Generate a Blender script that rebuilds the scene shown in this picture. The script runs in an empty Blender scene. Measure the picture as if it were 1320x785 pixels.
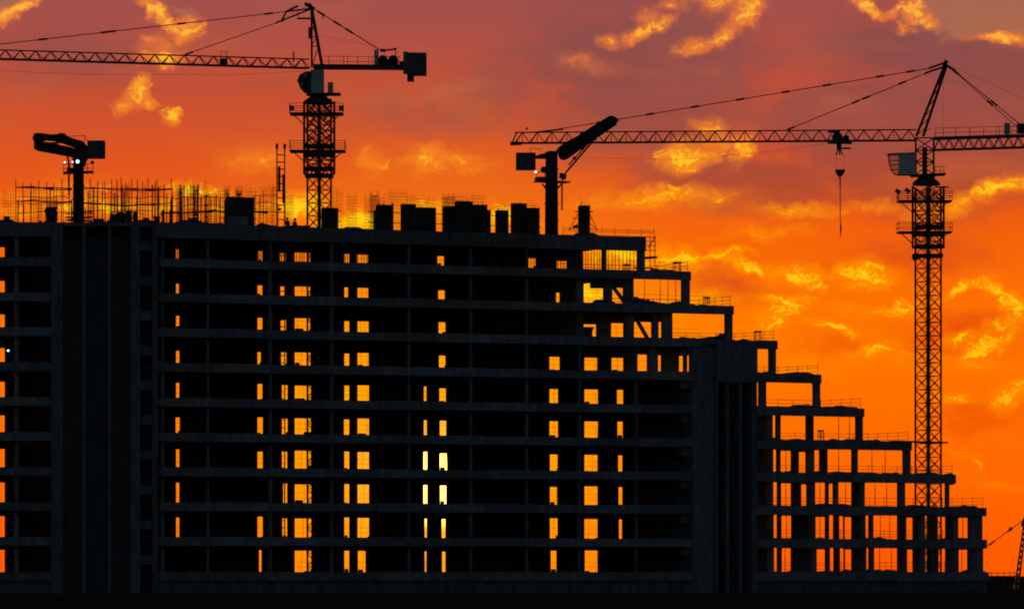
import bpy, math, random
from mathutils import Vector, Matrix
random.seed(7)
scene = bpy.context.scene
col = scene.collection
R = math.radians

# ------------------------------------------------------------------ camera
CAMZ = 1.7          # eye height above the ground
KF = 6500.0         # focal length in photo pixels (photo 1320 x 785)
HY = 742.0          # photo row of the horizon
cam_d = bpy.data.cameras.new('camera')
cam = bpy.data.objects.new('camera', cam_d); col.objects.link(cam)
cam.location = (0, 0, CAMZ); cam.rotation_euler = (R(90), 0, 0)
cam_d.sensor_fit = 'HORIZONTAL'; cam_d.sensor_width = 36.0
cam_d.lens = 36.0 * KF / 1320.0
cam_d.shift_y = (HY - 392.5) / 1320.0
cam_d.clip_start = 1.0; cam_d.clip_end = 60000
scene.camera = cam
scene.render.resolution_x = 1024; scene.render.resolution_y = 608

# ------------------------------------------------------------------ sky
SUN_PX, SUN_PY = 561.0, 627.0
sun_az = (SUN_PX - 660) / KF
sun_el = (HY - SUN_PY) / KF

def lin(r, g, b):
    f = lambda c: (c/255/12.92) if c/255 <= .04045 else ((c/255+.055)/1.055)**2.4
    return (f(r), f(g), f(b), 1.0)

world = bpy.data.worlds.new('World'); scene.world = world
world.use_nodes = True
nt = world.node_tree; nt.nodes.clear()
L = nt.links.new
def N(t, **kw):
    n = nt.nodes.new(t)
    for k, v in kw.items(): setattr(n, k, v)
    return n
def setin(n, i, v):
    if hasattr(v, 'default_value') or isinstance(v, bpy.types.NodeSocket): L(v, n.inputs[i])
    elif v is not None: n.inputs[i].default_value = v
def M_(op, a, b=None, c=None, clamp=False):
    n = N('ShaderNodeMath', operation=op); n.use_clamp = clamp
    setin(n, 0, a)
    if b is not None: setin(n, 1, b)
    if c is not None: setin(n, 2, c)
    return n.outputs[0]
def V_(op, a, b=None):
    n = N('ShaderNodeVectorMath', operation=op); setin(n, 0, a)
    if b is not None: setin(n, 1, b)
    return n.outputs['Value'] if op in ('LENGTH', 'DOT_PRODUCT') else n.outputs[0]
def SM(v, a, b, lo=0.0, hi=1.0):
    n = N('ShaderNodeMapRange', interpolation_type='SMOOTHSTEP')
    setin(n, 0, v); n.inputs[1].default_value = a; n.inputs[2].default_value = b
    n.inputs[3].default_value = lo; n.inputs[4].default_value = hi
    return n.outputs[0]
def MIX(f, a, b):
    n = N('ShaderNodeMix', data_type='RGBA'); setin(n, 0, f); setin(n, 6, a); setin(n, 7, b)
    return n.outputs[2]
def RAMP(f, stops, interp='EASE'):
    n = N('ShaderNodeValToRGB'); setin(n, 0, f); r = n.color_ramp; r.interpolation = interp
    while len(r.elements) < len(stops): r.elements.new(0.5)
    for e, (p, c) in zip(r.elements, stops): e.position = p; e.color = c
    return n.outputs[0]
def NOISE(vec, scale, detail=4, rough=.55, dist=0.0):
    n = N('ShaderNodeTexNoise'); setin(n, 'Vector', vec)
    n.inputs['Scale'].default_value = scale; n.inputs['Detail'].default_value = detail
    n.inputs['Roughness'].default_value = rough; n.inputs['Distortion'].default_value = dist
    return n

tc = N('ShaderNodeTexCoord'); sep = N('ShaderNodeSeparateXYZ'); L(tc.outputs['Generated'], sep.inputs[0])
az = M_('ARCTAN2', sep.outputs[0], sep.outputs[1])
el = M_('ARCSINE', sep.outputs[2])
# cloud chart: azimuth and elevation in units of 1/65 radian
cx = M_('MULTIPLY_ADD', az, KF/100.0, 6.6)
cy = M_('MULTIPLY_ADD', el, -KF/100.0, HY/100.0)
cmb = N('ShaderNodeCombineXYZ'); L(cx, cmb.inputs[0]); L(cy, cmb.inputs[1])
P0 = cmb.outputs[0]
wn = NOISE(P0, 2.3, 4, .62)
woff = V_('MULTIPLY', V_('SUBTRACT', wn.outputs['Color'], (.5, .5, .5)), (.62, .40, 0))
P = V_('ADD', P0, woff)
P2 = V_('ADD', P0, V_('MULTIPLY', woff, (1.9, 1.5, 0)))
fine = NOISE(V_('MULTIPLY', P2, (.8, 1.5, 1)), 3.4, 5, .60, 0).outputs['Fac']
broad = NOISE(V_('MULTIPLY', P0, (.35, 1.1, 1)), 1.1, 4, .55).outputs['Fac']

def blobs(items):
    acc = None
    for (x, y, rx, ry, a, s) in items:
        mp = N('ShaderNodeMapping', vector_type='TEXTURE'); L(P, mp.inputs[0])
        mp.inputs[1].default_value = (x/100, y/100, 0); mp.inputs[2].default_value = (0, 0, R(a)); mp.inputs[3].default_value = (rx*1.25/100, ry*1.45/100, 1)
        gt = N('ShaderNodeTexGradient', gradient_type='SPHERICAL'); L(mp.outputs[0], gt.inputs[0])
        b = M_('MULTIPLY', gt.outputs['Fac'], s)
        acc = b if acc is None else M_('MAXIMUM', acc, b)
    return acc

bright = [  # lit cloud fragments: x, y, radius x, radius y, tilt, strength
 (18,22,52,10,-26,1.1), (204,18,40,11,40,1.1), (226,38,30,12,45,1.1), (243,42,26,16,-20,1.0), (205,66,36,20,20,.6), (214,82,38,13,0,1.0), (190,58,18,7,20,.6),
 (179,124,24,17,0,1.1), (166,140,22,9,-15,.8), (192,137,16,9,10,.8), (219,149,11,12,0,.75), 
 (545,206,32,20,0,.85), (600,211,60,15,0,.55), (480,206,32,18,0,.5), (330,212,60,18,0,.45),
 (140,268,190,13,-2,.85), (60,252,100,10,-4,.6), (255,250,55,12,8,.7), (382,268,36,20,0,1.4), (462,288,80,15,0,1.15), (300,274,60,14,0,.9),
 (828,44,46,10,-20,.85), (835,26,18,12,40,.6), (862,14,28,10,0,.6), (962,20,42,20,-40,1.0), (930,48,26,12,-40,.9), (898,62,30,10,-20,.85), (785,56,16,10,0,.7), (922,8,40,12,0,.7),
 (1118,12,38,8,28,1.1), (1152,20,26,10,-15,.8), (1182,22,30,10,45,1.0), (1292,56,46,7,0,1.1), (1165,38,14,9,0,.7),
 (888,204,46,20,-12,1.05), (920,190,26,18,-20,.8), (954,194,20,30,40,.9), (914,164,26,9,0,.7),
 (850,257,120,15,-2,.75), (780,262,60,12,0,.5), (1030,272,70,11,2,.75), (1120,270,50,10,-3,.55), (1190,272,40,14,0,.6), (1230,266,44,15,-18,.8), (1285,247,70,13,-20,.85), (1320,238,50,14,-10,.8),
 (872,334,44,14,14,1.2), (930,334,44,7,-14,1.0), (968,344,44,8,16,1.1), (1026,354,52,15,5,1.05), (1058,366,24,8,20,.8), (1112,358,48,19,0,1.15), (1006,400,52,14,-20,1.0), (1012,388,40,9,14,.85), (1070,422,46,7,14,1.15), (990,418,40,10,0,.8),
 (1156,398,34,9,-14,1.0), (1240,376,48,8,-22,1.1), (1274,374,30,9,20,1.1), (1286,390,10,16,0,.9), (1308,396,36,22,35,1.0), (1272,446,60,15,-28,.95), (1236,440,34,11,-10,.8), (1290,420,60,14,-30,.7), (1245,470,40,9,10,.7),
 (1302,510,36,17,-35,.95), (1235,514,38,9,0,.75), (1126,452,44,11,-12,.9), (1160,456,40,16,0,.5), (1232,582,36,6,14,.65), (1252,596,22,7,60,.6), (1222,606,30,8,0,.4), (1040,474,90,14,0,.5),
 (1090,400,60,12,10,.5),  (1290,624,50,8,8,.45),  (1000,300,90,12,-4,.45),  
 (760,88,50,14,10,.4),  
 (765,376,40,18,0,1.0), (800,328,70,20,0,.9), (900,388,60,13,-10,.8), (560,270,60,18,0,.7), (650,282,60,18,0,.9),
]
dark = [  # rose shadowed cloud banks
 (1180,180,300,110,0,1.0), (960,232,210,44,4,.95), (820,110,260,130,0,.8), (1240,90,220,60,10,1.0), (1180,330,160,34,0,.5),
 (1230,425,130,40,0,.6), (940,368,70,24,0,.55), (1250,540,140,40,0,.45), (90,70,220,70,0,.45), (560,160,240,50,0,.4), (330,120,150,60,0,.35), (1080,440,90,26,0,.3),
]
B = blobs(bright)
Dk = blobs(dark)
# free clouds everywhere else in the sky carry on the same pattern
gen_n = NOISE(V_('MULTIPLY', P0, (.30, .75, 1)), 1.0, 4, .6, 0).outputs['Fac']
outside = M_('SUBTRACT', 1.0, M_('MULTIPLY', SM(M_('ABSOLUTE', M_('SUBTRACT', cx, 6.6)), 6.4, 8.0, 1, 0), SM(cy, -1.4, -.2, 0, 1)))
Bg = M_('MULTIPLY', SM(gen_n, .52, .68), M_('MULTIPLY', outside, .8))
Ball = M_('MAXIMUM', B, Bg)
fn = M_('SUBTRACT', fine, .5)
n2 = NOISE(V_('MULTIPLY', P2, (.8, 1.6, 1)), 8.5, 3, .6, 0).outputs['Fac']
n2 = M_('SUBTRACT', n2, .5)
cloud = M_('ADD', M_('ADD', Ball, M_('MULTIPLY', fn, 1.7)), M_('MULTIPLY', n2, .5))
cmask = M_('MULTIPLY', SM(cloud, .10, .88), SM(Ball, .02, .34))
core = SM(M_('ADD', cloud, M_('MULTIPLY', n2, 1.3)), .46, 1.12)
dmask = SM(M_('ADD', Dk, M_('ADD', M_('MULTIPLY', fn, .28), M_('MULTIPLY', M_('SUBTRACT', broad, .5), 1.1))), .12, .62)

eld = M_('MULTIPLY', el, 180/math.pi/20.0, None, True)   # 0..20 degrees -> 0..1
def er(y): return max(0, (HY - y)/KF*180/math.pi/20)
base = RAMP(eld, [(0, lin(255,88,0)), (er(560), lin(255,108,0)), (er(430), lin(255,118,0)), (er(310), lin(246,98,8)),
                  (er(215), lin(226,86,28)), (er(120), lin(196,80,52)), (er(0), lin(158,80,76)), (.62, lin(112,80,96)), (1, lin(66,66,92))], 'LINEAR')
rose = RAMP(eld, [(0, lin(240,74,0)), (er(440), lin(236,76,6)), (er(330), lin(216,76,22)), (er(250), lin(180,74,46)), (er(190), lin(160,76,64)), (er(40), lin(134,76,76)), (.62, lin(100,72,90)), (1, lin(56,56,80))], 'LINEAR')
ylow = RAMP(eld, [(0, lin(255,120,0)), (er(300), lin(255,136,0)), (er(60), lin(240,124,50)), (.62, lin(180,110,100)), (1, lin(110,90,104))], 'LINEAR')
yhigh = RAMP(eld, [(0, lin(255,170,10)), (er(285), lin(255,206,22)), (er(60), lin(255,184,52)), (.62, lin(220,150,110)), (1, lin(150,120,120))], 'LINEAR')
clr = blobs([(10,4,70,26,-15,1.2), (1265,18,120,46,0,1.2), (1215,30,50,20,20,1.0), (240,20,40,14,30,.5)])
clear_col = RAMP(eld, [(0, lin(255,130,20)), (er(60), lin(176,112,76)), (er(0), lin(166,108,84)), (1, lin(80,80,100))], 'LINEAR')
sk = MIX(M_('MULTIPLY', dmask, .95), base, rose)
sk = MIX(M_('MULTIPLY', SM(M_('ADD', clr, M_('MULTIPLY', fn, .9)), .25, .6), .75), sk, clear_col)
# soft broad lightening between the banks
soft = M_('MULTIPLY', SM(M_('ADD', Ball, M_('MULTIPLY', M_('SUBTRACT', broad, .45), 1.5)), .02, .9), .62)
sk = MIX(soft, sk, ylow)
sk = MIX(cmask, sk, MIX(core, ylow, yhigh))
# sun disc and its aureole
sd = N('ShaderNodeCombineXYZ'); L(M_('SUBTRACT', cx, SUN_PX/100), sd.inputs[0]); L(M_('SUBTRACT', cy, SUN_PY/100), sd.inputs[1])
sr = V_('LENGTH', sd.outputs[0])
disc = SM(sr, .32, .62, 1, 0)
halo = SM(sr, .35, 1.7, 1, 0)
aur = SM(sr, .3, 6.5, 1, 0)
glow = N('ShaderNodeMix', data_type='RGBA', blend_type='ADD'); glow.inputs[0].default_value = 1
L(sk, glow.inputs[6])
sc1 = N('ShaderNodeVectorMath', operation='SCALE'); sc1.inputs[0].default_value = (.25, .25, 0); L(M_('MULTIPLY', aur, aur), sc1.inputs['Scale']); L(sc1.outputs[0], glow.inputs[7])
glow2 = N('ShaderNodeMix', data_type='RGBA', blend_type='ADD'); glow2.inputs[0].default_value = 1
L(glow.outputs[2], glow2.inputs[6])
sc2 = N('ShaderNodeVectorMath', operation='SCALE'); sc2.inputs[0].default_value = (4.0, 2.0, .35); L(M_('ADD', disc, M_('MULTIPLY', M_('MULTIPLY', halo, halo), .10)), sc2.inputs['Scale']); L(sc2.outputs[0], glow2.inputs[7])
sunset = glow2.outputs[2]
# away from the sun the sunset gives way to the clear blue dusk sky
nish = N('ShaderNodeTexSky', sky_type='NISHITA'); nish.sun_disc = False
nish.sun_elevation = sun_el; nish.sun_rotation = sun_az; nish.altitude = 50; nish.dust_density = 1.2; nish.ozone_density = 2.2
world.cycles.sampling_method = 'MANUAL'; world.cycles.sample_map_resolution = 512
bgN = N('ShaderNodeBackground'); L(nish.outputs[0], bgN.inputs[0]); bgN.inputs[1].default_value = 0.075
bgS = N('ShaderNodeBackground'); L(sunset, bgS.inputs[0]); bgS.inputs[1].default_value = 1.0
cosang = V_('DOT_PRODUCT', V_('NORMALIZE', tc.outputs['Generated']), (math.sin(sun_az)*math.cos(sun_el), math.cos(sun_az)*math.cos(sun_el), math.sin(sun_el)))
mixs = N('ShaderNodeMixShader'); L(SM(cosang, .25, .93), mixs.inputs[0]); L(bgN.outputs[0], mixs.inputs[1]); L(bgS.outputs[0], mixs.inputs[2])
wo = N('ShaderNodeOutputWorld'); L(mixs.outputs[0], wo.inputs[0])

# ------------------------------------------------------------------ sun lamp, exposure
sl = bpy.data.lights.new('sun', 'SUN'); sl.energy = .8; sl.angle = R(.6); sl.color = (1, .45, .14)
so = bpy.data.objects.new('sun', sl); col.objects.link(so)
so.rotation_euler = Vector((math.sin(sun_az)*math.cos(sun_el), math.cos(sun_az)*math.cos(sun_el), math.sin(sun_el))).to_track_quat('Z', 'Y').to_euler()
so.location = (0, 0, 120)
scene.view_settings.view_transform = 'Standard'; scene.view_settings.look = 'None'
scene.view_settings.exposure = 0; scene.view_settings.gamma = 1; scene.view_settings.use_curve_mapping = False

# ------------------------------------------------------------------ materials
def material(name, c, rough=.85, metal=0.0, var=.18, nscale=1.3, bump=.15, spec=.25, stain=.25, rnd=.2):
    m = bpy.data.materials.new(name); m.use_nodes = True
    t = m.node_tree; b = t.nodes['Principled BSDF']
    b.inputs['Roughness'].default_value = rough; b.inputs['Metallic'].default_value = metal
    b.inputs['Specular IOR Level'].default_value = spec
    tcn = t.nodes.new('ShaderNodeTexCoord')
    n1 = t.nodes.new('ShaderNodeTexNoise'); n1.inputs['Scale'].default_value = nscale; n1.inputs['Detail'].default_value = 6
    t.links.new(tcn.outputs['Object'], n1.inputs['Vector'])
    mp = t.nodes.new('ShaderNodeMapping'); mp.inputs['Scale'].default_value = (1.6, 1.6, .18)   # streaks run down
    t.links.new(tcn.outputs['Object'], mp.inputs[0])
    n2 = t.nodes.new('ShaderNodeTexNoise'); n2.inputs['Scale'].default_value = nscale*1.2; n2.inputs['Detail'].default_value = 4
    t.links.new(mp.outputs[0], n2.inputs['Vector'])
    oi = t.nodes.new('ShaderNodeObjectInfo')
    def mr(src, a, lo, hi, b_=None):
        r = t.nodes.new('ShaderNodeMapRange'); t.links.new(src, r.inputs[0]); r.inputs[1].default_value = a; r.inputs[2].default_value = b_
        r.inputs[3].default_value = lo; r.inputs[4].default_value = hi; return r.outputs[0]
    def mul(a, b_):
        k = t.nodes.new('ShaderNodeMath'); k.operation = 'MULTIPLY'; t.links.new(a, k.inputs[0]); t.links.new(b_, k.inputs[1]); return k.outputs[0]
    f = mul(mul(mr(n1.outputs[0], .3, 1-var, 1+var, .7), mr(n2.outputs[0], .35, 1-stain, 1.05, .6)), mr(oi.outputs['Random'], 0, 1-rnd, 1+rnd, 1))
    vs = t.nodes.new('ShaderNodeVectorMath'); vs.operation = 'SCALE'; vs.inputs[0].default_value = c; t.links.new(f, vs.inputs['Scale'])
    t.links.new(vs.outputs[0], b.inputs['Base Color'])
    if bump:
        bp = t.nodes.new('ShaderNodeBump'); bp.inputs['Strength'].default_value = bump; bp.inputs['Distance'].default_value = .05
        n3 = t.nodes.new('ShaderNodeTexNoise'); n3.inputs['Scale'].default_value = nscale*7; t.links.new(tcn.outputs['Object'], n3.inputs['Vector'])
        t.links.new(n3.outputs[0], bp.inputs['Height']); t.links.new(bp.outputs[0], b.inputs['Normal'])
    return m
def glowmat(name, c, s):
    m = bpy.data.materials.new(name); m.use_nodes = True
    b = m.node_tree.nodes['Principled BSDF']; b.inputs['Emission Color'].default_value = c; b.inputs['Emission Strength'].default_value = s
    return m
CON = material('concrete', (.30, .31, .32)); CONW = material('concrete_wall', (.24, .24, .24)); CONC = material('core_concrete', (.25, .26, .27))
STEEL = material('crane_steel', (.13, .085, .04), .55, .0, .2, 2.0, 0, .3); DARK = material('dark_steel', (.06, .06, .065), .6, 0, .2, 2, 0, .3)
CAB = material('cab_paint', (.78, .82, .84), .45, 0, .1, 2, 0, .4, .15); RUST = material('rebar', (.12, .06, .035), .8, 0, .3, 4, 0, .2)
PLY = material('form_plywood', (.10, .075, .05), .8, 0, .3, 1.5, .1); TIM = material('timber', (.15, .11, .075), .85, 0, .3, 2.5, .1)
GALV = material('galvanised_tube', (.22, .22, .23), .5, .4, .15, 3, 0); DEBR = material('rubble', (.17, .16, .15), .95, 0, .35, 3, .4)
CWT = material('counterweight', (.20, .21, .22), .9); SOIL = material('soil', (.055, .045, .036), 1.0, 0, .35, .12, .3, .0, .2, 0)
WIRE = material('steel_rope', (.05, .05, .05), .6, 0, .1, 2, 0); NET = material('mesh_sheet', (.08, .10, .09), .9, 0, .2, 2, 0)
CLOTH = material('work_clothes', (.06, .07, .10), .95, 0, .2, 4, 0); HAT = material('hard_hat', (.6, .45, .06), .4, 0, .05, 2, 0)
LAMPW = glowmat('lamp_white', (.6, 1, .92, 1), 2.2)
def glassmat():
    m = bpy.data.materials.new('cab_glass'); m.use_nodes = True; t = m.node_tree; t.nodes.clear()
    o = t.nodes.new('ShaderNodeOutputMaterial'); mx = t.nodes.new('ShaderNodeMixShader'); tr = t.nodes.new('ShaderNodeBsdfTransparent'); gl = t.nodes.new('ShaderNodeBsdfGlossy')
    tr.inputs[0].default_value = (.8, .82, .8, 1); gl.inputs['Roughness'].default_value = .05; mx.inputs[0].default_value = .12
    t.links.new(tr.outputs[0], mx.inputs[1]); t.links.new(gl.outputs[0], mx.inputs[2]); t.links.new(mx.outputs[0], o.inputs[0]); return m
GLASS = glassmat()

# ------------------------------------------------------------------ helpers
class MB:
    def __init__(s): s.v = []; s.f = []
    def hexa(s, p):
        i = len(s.v); s.v += [Vector(q) for q in p]
        s.f += [(i,i+3,i+2,i+1), (i+4,i+5,i+6,i+7), (i,i+1,i+5,i+4), (i+1,i+2,i+6,i+5), (i+2,i+3,i+7,i+6), (i+3,i,i+4,i+7)]
        return s
    def box(s, x0, x1, y0, y1, z0, z1):
        return s.hexa([(x0,y0,z0),(x1,y0,z0),(x1,y1,z0),(x0,y1,z0),(x0,y0,z1),(x1,y0,z1),(x1,y1,z1),(x0,y1,z1)])
    def bar(s, a, b, w, h=None, up=(0,0,1)):
        h = h or w; a = Vector(a); b = Vector(b); d = (b-a).normalized(); up = Vector(up)
        if abs(d.dot(up)) > .98: up = Vector((0,1,0))
        r = d.cross(up).normalized(); u = r.cross(d)
        r = r*w/2; u = u*h/2
        return s.hexa([a-r-u, a+r-u, a+r+u, a-r+u, b-r-u, b+r-u, b+r+u, b-r+u])
    def tube(s, a, b, r0, r1=None, n=8):
        r1 = r0 if r1 is None else r1; a = Vector(a); b = Vector(b); d = (b-a).normalized()
        up = Vector((0,0,1)) if abs(d.z) < .98 else Vector((0,1,0))
        x = d.cross(up).normalized(); y = x.cross(d); i = len(s.v)
        for c, r in ((a, r0), (b, r1)):
            for k in range(n):
                t = 2*math.pi*k/n; s.v.append(c + x*(math.cos(t)*r) + y*(math.sin(t)*r))
        for k in range(n): s.f.append((i+k, i+(k+1) % n, i+n+(k+1) % n, i+n+k))
        s.f.append(tuple(i+k for k in reversed(range(n)))); s.f.append(tuple(i+n+k for k in range(n)))
        return s
    def path(s, pts, r, n=6):
        for a, b in zip(pts, pts[1:]): s.tube(a, b, r, r, n)
        return s
    def prism(s, pts, off):   # closed outline pts (world) extruded along off
        i = len(s.v); n = len(pts); off = Vector(off); s.v += [Vector(p) for p in pts] + [Vector(p)+off for p in pts]
        s.f.append(tuple(i+k for k in range(n))); s.f.append(tuple(i+n+k for k in reversed(range(n))))
        for k in range(n): s.f.append((i+(k+1) % n, i+k, i+n+k, i+n+(k+1) % n))
        return s
    def ball(s, c, r, sx=1, sy=1, sz=1, seg=8, ring=5, rnd=0.0):
        i = len(s.v); c = Vector(c)
        s.v.append(c + Vector((0,0,r*sz)))
        for j in range(1, ring):
            t = math.pi*j/ring
            for k in range(seg):
                p = 2*math.pi*k/seg; q = 1 + random.uniform(-rnd, rnd)
                s.v.append(c + Vector((math.sin(t)*math.cos(p)*sx, math.sin(t)*math.sin(p)*sy, math.cos(t)*sz))*r*q)
        s.v.append(c - Vector((0,0,r*sz))); e = len(s.v)-1
        for k in range(seg):
            k2 = (k+1) % seg
            s.f.append((i, i+1+k, i+1+k2)); s.f.append((e, e-seg+k2, e-seg+k))
            for j in range(ring-2): a = i+1+j*seg; s.f.append((a+k, a+seg+k, a+seg+k2, a+k2))
        return s
    def build(s, name, mat, parent=None, smooth=False):
        o = Vector((0,0,0)) if parent is None else base_of(parent)
        me = bpy.data.meshes.new(name); me.from_pydata([tuple(v-o) for v in s.v], [], s.f); me.materials.append(mat)
        if smooth:
            for p in me.polygons: p.use_smooth = True
        me.update(); ob = bpy.data.objects.new(name, me); col.objects.link(ob)
        if parent is not None: ob.parent = parent
        return ob
def base_of(o):
    v = Vector((0,0,0))
    while o is not None: v += o.location; o = o.parent
    return v
def tag(o, label, cat, group=None, kind=None):
    o['label'] = label; o['category'] = cat
    if group: o['group'] = group
    if kind: o['kind'] = kind
    return o
def thing(name, loc, label, cat, group=None):
    o = bpy.data.objects.new(name, None); col.objects.link(o); o.location = loc; o.empty_display_size = .5
    return tag(o, label, cat, group)
def copy_at(src, parent, loc, rotz=0.0):
    c = src.copy(); col.objects.link(c); c.parent = parent; c.location = loc; c.rotation_euler = (0, 0, rotz); return c

class Wing:
    """a straight stretch of the building: s runs along its front, w into its depth"""
    def __init__(self, ox, oy, deg): self.ox, self.oy, self.c, self.s_ = ox, oy, math.cos(R(deg)), math.sin(R(deg)); self.a = R(deg)
    def s(self, px, w=0.0):
        t = (px-660)/KF
        return (t*(self.oy + self.c*w) - self.ox + self.s_*w) / (self.c - t*self.s_)
    def p(self, s, w, z): return Vector((self.ox + self.c*s - self.s_*w, self.oy + self.s_*s + self.c*w, z))
    def at(self, px, py, w):
        q = self.p(self.s(px, w), w, 0); q.z = CAMZ + (HY-py)/KF*q.y; return q
    def z(self, px, py, w): return self.at(px, py, w).z
    def box(self, mb, s0, s1, w0, w1, z0, z1):
        p = self.p
        return mb.hexa([p(s0,w0,z0), p(s1,w0,z0), p(s1,w1,z0), p(s0,w1,z0), p(s0,w0,z1), p(s1,w0,z1), p(s1,w1,z1), p(s0,w1,z1)])
def wing_from(prev, px, deg):
    q = prev.p(prev.s(px), 0, 0); return Wing(q.x, q.y, deg)
M = Wing((540-660)/KF*500, 500, 23)
LW = wing_from(M, 205, 5)      # left wing and its stair core
RW = wing_from(M, 976, 30)     # terraced right wing
PITCH = 3.38
Z = [CAMZ + .35 + PITCH*k for k in range(11)]
UP = Vector((0,0,1))

# ------------------------------------------------------------------ ground
g = MB(); g.v = [Vector(p) for p in ((-30000,-200,0),(30000,-200,0),(30000,40000,0),(-30000,40000,0))]; g.f = [(0,1,2,3)]
gr = g.build('ground', SOIL); gr['kind'] = 'structure'

# ------------------------------------------------------------------ the building
bq = M.p(0, 7, 0)
BLD = thing('unfinished_building', bq, 'long dark unfinished concrete building stepping down in terraces to the right', 'building')
FH = .80      # height of the edge beams
def part(name, wing, s0, s1, w0, w1, z0, z1, mat=CON):
    return wing.box(MB(), s0, s1, w0, w1, z0, z1).build(name, mat, BLD)
def edge_beams(wing, s0, s1, z, step=6.0, h=FH, top=.06):
    mat = CON if h < 1 else CONW
    n = max(1, round((s1-s0)/step)); d = (s1-s0)/n
    for i in range(n):
        pr = random.uniform(0, .035)
        part('edge_beam', wing, s0+i*d+.012, s0+(i+1)*d-.012, -pr, .45, z-h, z+top+random.uniform(-.03,.03), mat)
def slab(wing, s0, s1, depth, z, t=.24):
    part('floor_slab', wing, s0, s1, .45, depth, z-t, z)
def piece(wing, x0, x1, w0, d, z0, z1, name='column', mat=CON):
    """an upright that spans photo columns x0..x1 with its front at depth w0"""
    s1 = wing.s(x1, w0); dd = d
    while True:
        s0 = wing.s(x0, w0+dd)
        if s1 - s0 > .14 or dd < .1: break
        dd *= .7
    return part(name, wing, s0, max(s1, s0+.08), w0, w0+dd, z0, z1, mat)

# --- left wing (only its right end is in the picture)
l0, l1 = LW.s(-70), LW.s(66)
for k in range(11):
    edge_beams(LW, l0, l1, Z[k], 5, FH if k < 10 else 1.3); slab(LW, l0, l1, 20, Z[k])
    if k < 10:
        piece(LW, 6, 100, 19.7, .3, Z[k], Z[k+1]-.24, 'rear_wall', CONW)
        piece(LW, -90, -6, 19.7, .3, Z[k], Z[k+1]-.24, 'rear_wall', CONW)
        part('lintel', LW, LW.s(-6, 20), LW.s(6, 19.7), 19.7, 20, Z[k+1]-1.1, Z[k+1]-.24, CONW)
        for x in (-40, 18): piece(LW, x, x+6, .6, .45, Z[k], Z[k+1]-.24)
# --- left stair core: deep fins and landings
part('core_wall', LW, LW.s(66), LW.s(182), 2.4, 2.8, 0, Z[10]-.3, CONC)
for x0, x1 in ((66,81), (106,110.5), (139,143.5), (168,181), (196,204)):
    part('core_fin', LW, LW.s(x0), LW.s(x1), -.25, 2.4, 0, Z[10]-.32, CONC)
part('light_block_end_wall', LW, l0, l0+.3, .5, 19.7, 0, Z[10]-.3, CONW)  # unseen wall, added to keep sky light out of the wing's open end
part('core_wall', LW, LW.s(181), LW.s(204), 2.4, 20, 0, Z[10]-.3, CONC)
for k in range(10):
    z = Z[k] + PITCH*.55 - .2
    part('stair_landing', LW, LW.s(181.2), LW.s(195.8), .05, 2.4, z-.9, z, CONC)
part('core_top', LW, LW.s(66), LW.s(205), -.2, 20, Z[10]-.3, Z[10]+.05, CONC)

# --- middle wing
m0, mD, mS = M.s(204.5), 20.0, 8.0
mend = {10: 833, 9: 891, 8: 946, 7: 905}
sT = M.s(748, 20); sX = M.s(812, 20)                       # here the deep block ends and the shallow terraces begin
for k in range(11):
    e = M.s(mend.get(k, 892.5))
    edge_beams(M, m0, e, Z[k], 5.9, FH if k < 10 else 1.35)
    if k >= 7:
        slab(M, m0, e, mS, Z[k]); part('floor_slab', M, m0, sT if k > 7 else sX, mS+.01, mD, Z[k]-.24, Z[k])
        if k >= 8: part('end_beam', M, e-.55, e+.02, .46, 1.1, Z[k]-1.1, Z[k]+.05)
    else: slab(M, m0, e, mS, Z[k]); part('floor_slab', M, m0, sX, mS+.01, mD, Z[k]-.24, Z[k])
fcols = [(206,212), (265,270), (345,351), (424,430), (524,529), (604,609), (676,681), (744,749), (817,822)]
for k in range(10):
    for x0, x1 in fcols:
        if k >= 7 and x0 > 740: continue
        piece(M, x0, x1, .6, .42, Z[k], Z[k+1]-.24)
# rear walls with through openings, photo columns of the gaps storey by storey
G = {}
std = [(226.5,231.5), (332,338.5), (363.5,370.5), (380,400.5), (443.5,450), (461,475.5), (546.5,550), (567,575), (708.5,719), (753.5,770.5), (796,802.5)]
for k in range(7): G[k] = list(std)
G[0] = [(334,337), (380,401), (444,450), (461.5,471), (547.5,549.5), (570,574), (710,717), (754,770)]
G[1] = [(227,231), (332,338.5), (364,370), (380,401), (444,450), (461,475.5), (547.5,550), (569.5,574), (709,718.5), (753.5,770), (798,801.5)]
G[2] = [(227,231), (365,370), (380,401), (444,450), (461,475.5), (546,550.5), (567.5,575), (709,718), (753.5,770), (797.5,802)]
G[3] = [(227,231), (332,338.5), (363.5,370), (380,400.5), (444,450), (461,475.5), (546,550.5), (567,576), (709,718.5), (753.5,770), (797,802)]
G[5] = [(227,231), (332,338), (363.5,370.5), (380,400.5), (444,450), (461,475.5), (546.5,549.5), (566.5,574.5), (708.5,719), (753.5,770.5), (795.5,803)]
G[6] = [(227,231), (332,336), (362.5,369), (380,400), (444,450), (461,475), (566,574), (708.5,721), (753.5,769.5), (788.5,803), (820.5,833.5), (848.5,851.5), (875.5,880), (886,888)]
G[7] = [(227,231), (332,338), (362,368.5), (380,399.5), (444,450), (461,475), (565.5,574), (752.5,768), (788,803), (817.5,839), (849,852)]
G[8] = [(227,230.5), (332,338), (361.5,367.5), (380,399.5), (444,448.5), (461,474.5), (565,573), (717,721), (752.5,777), (789.5,802.5)]
G[9] = [(227,230), (333,338), (361,368), (380,399.5), (444,450), (460.5,474), (564,572), (679,690), (718,730)]
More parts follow.
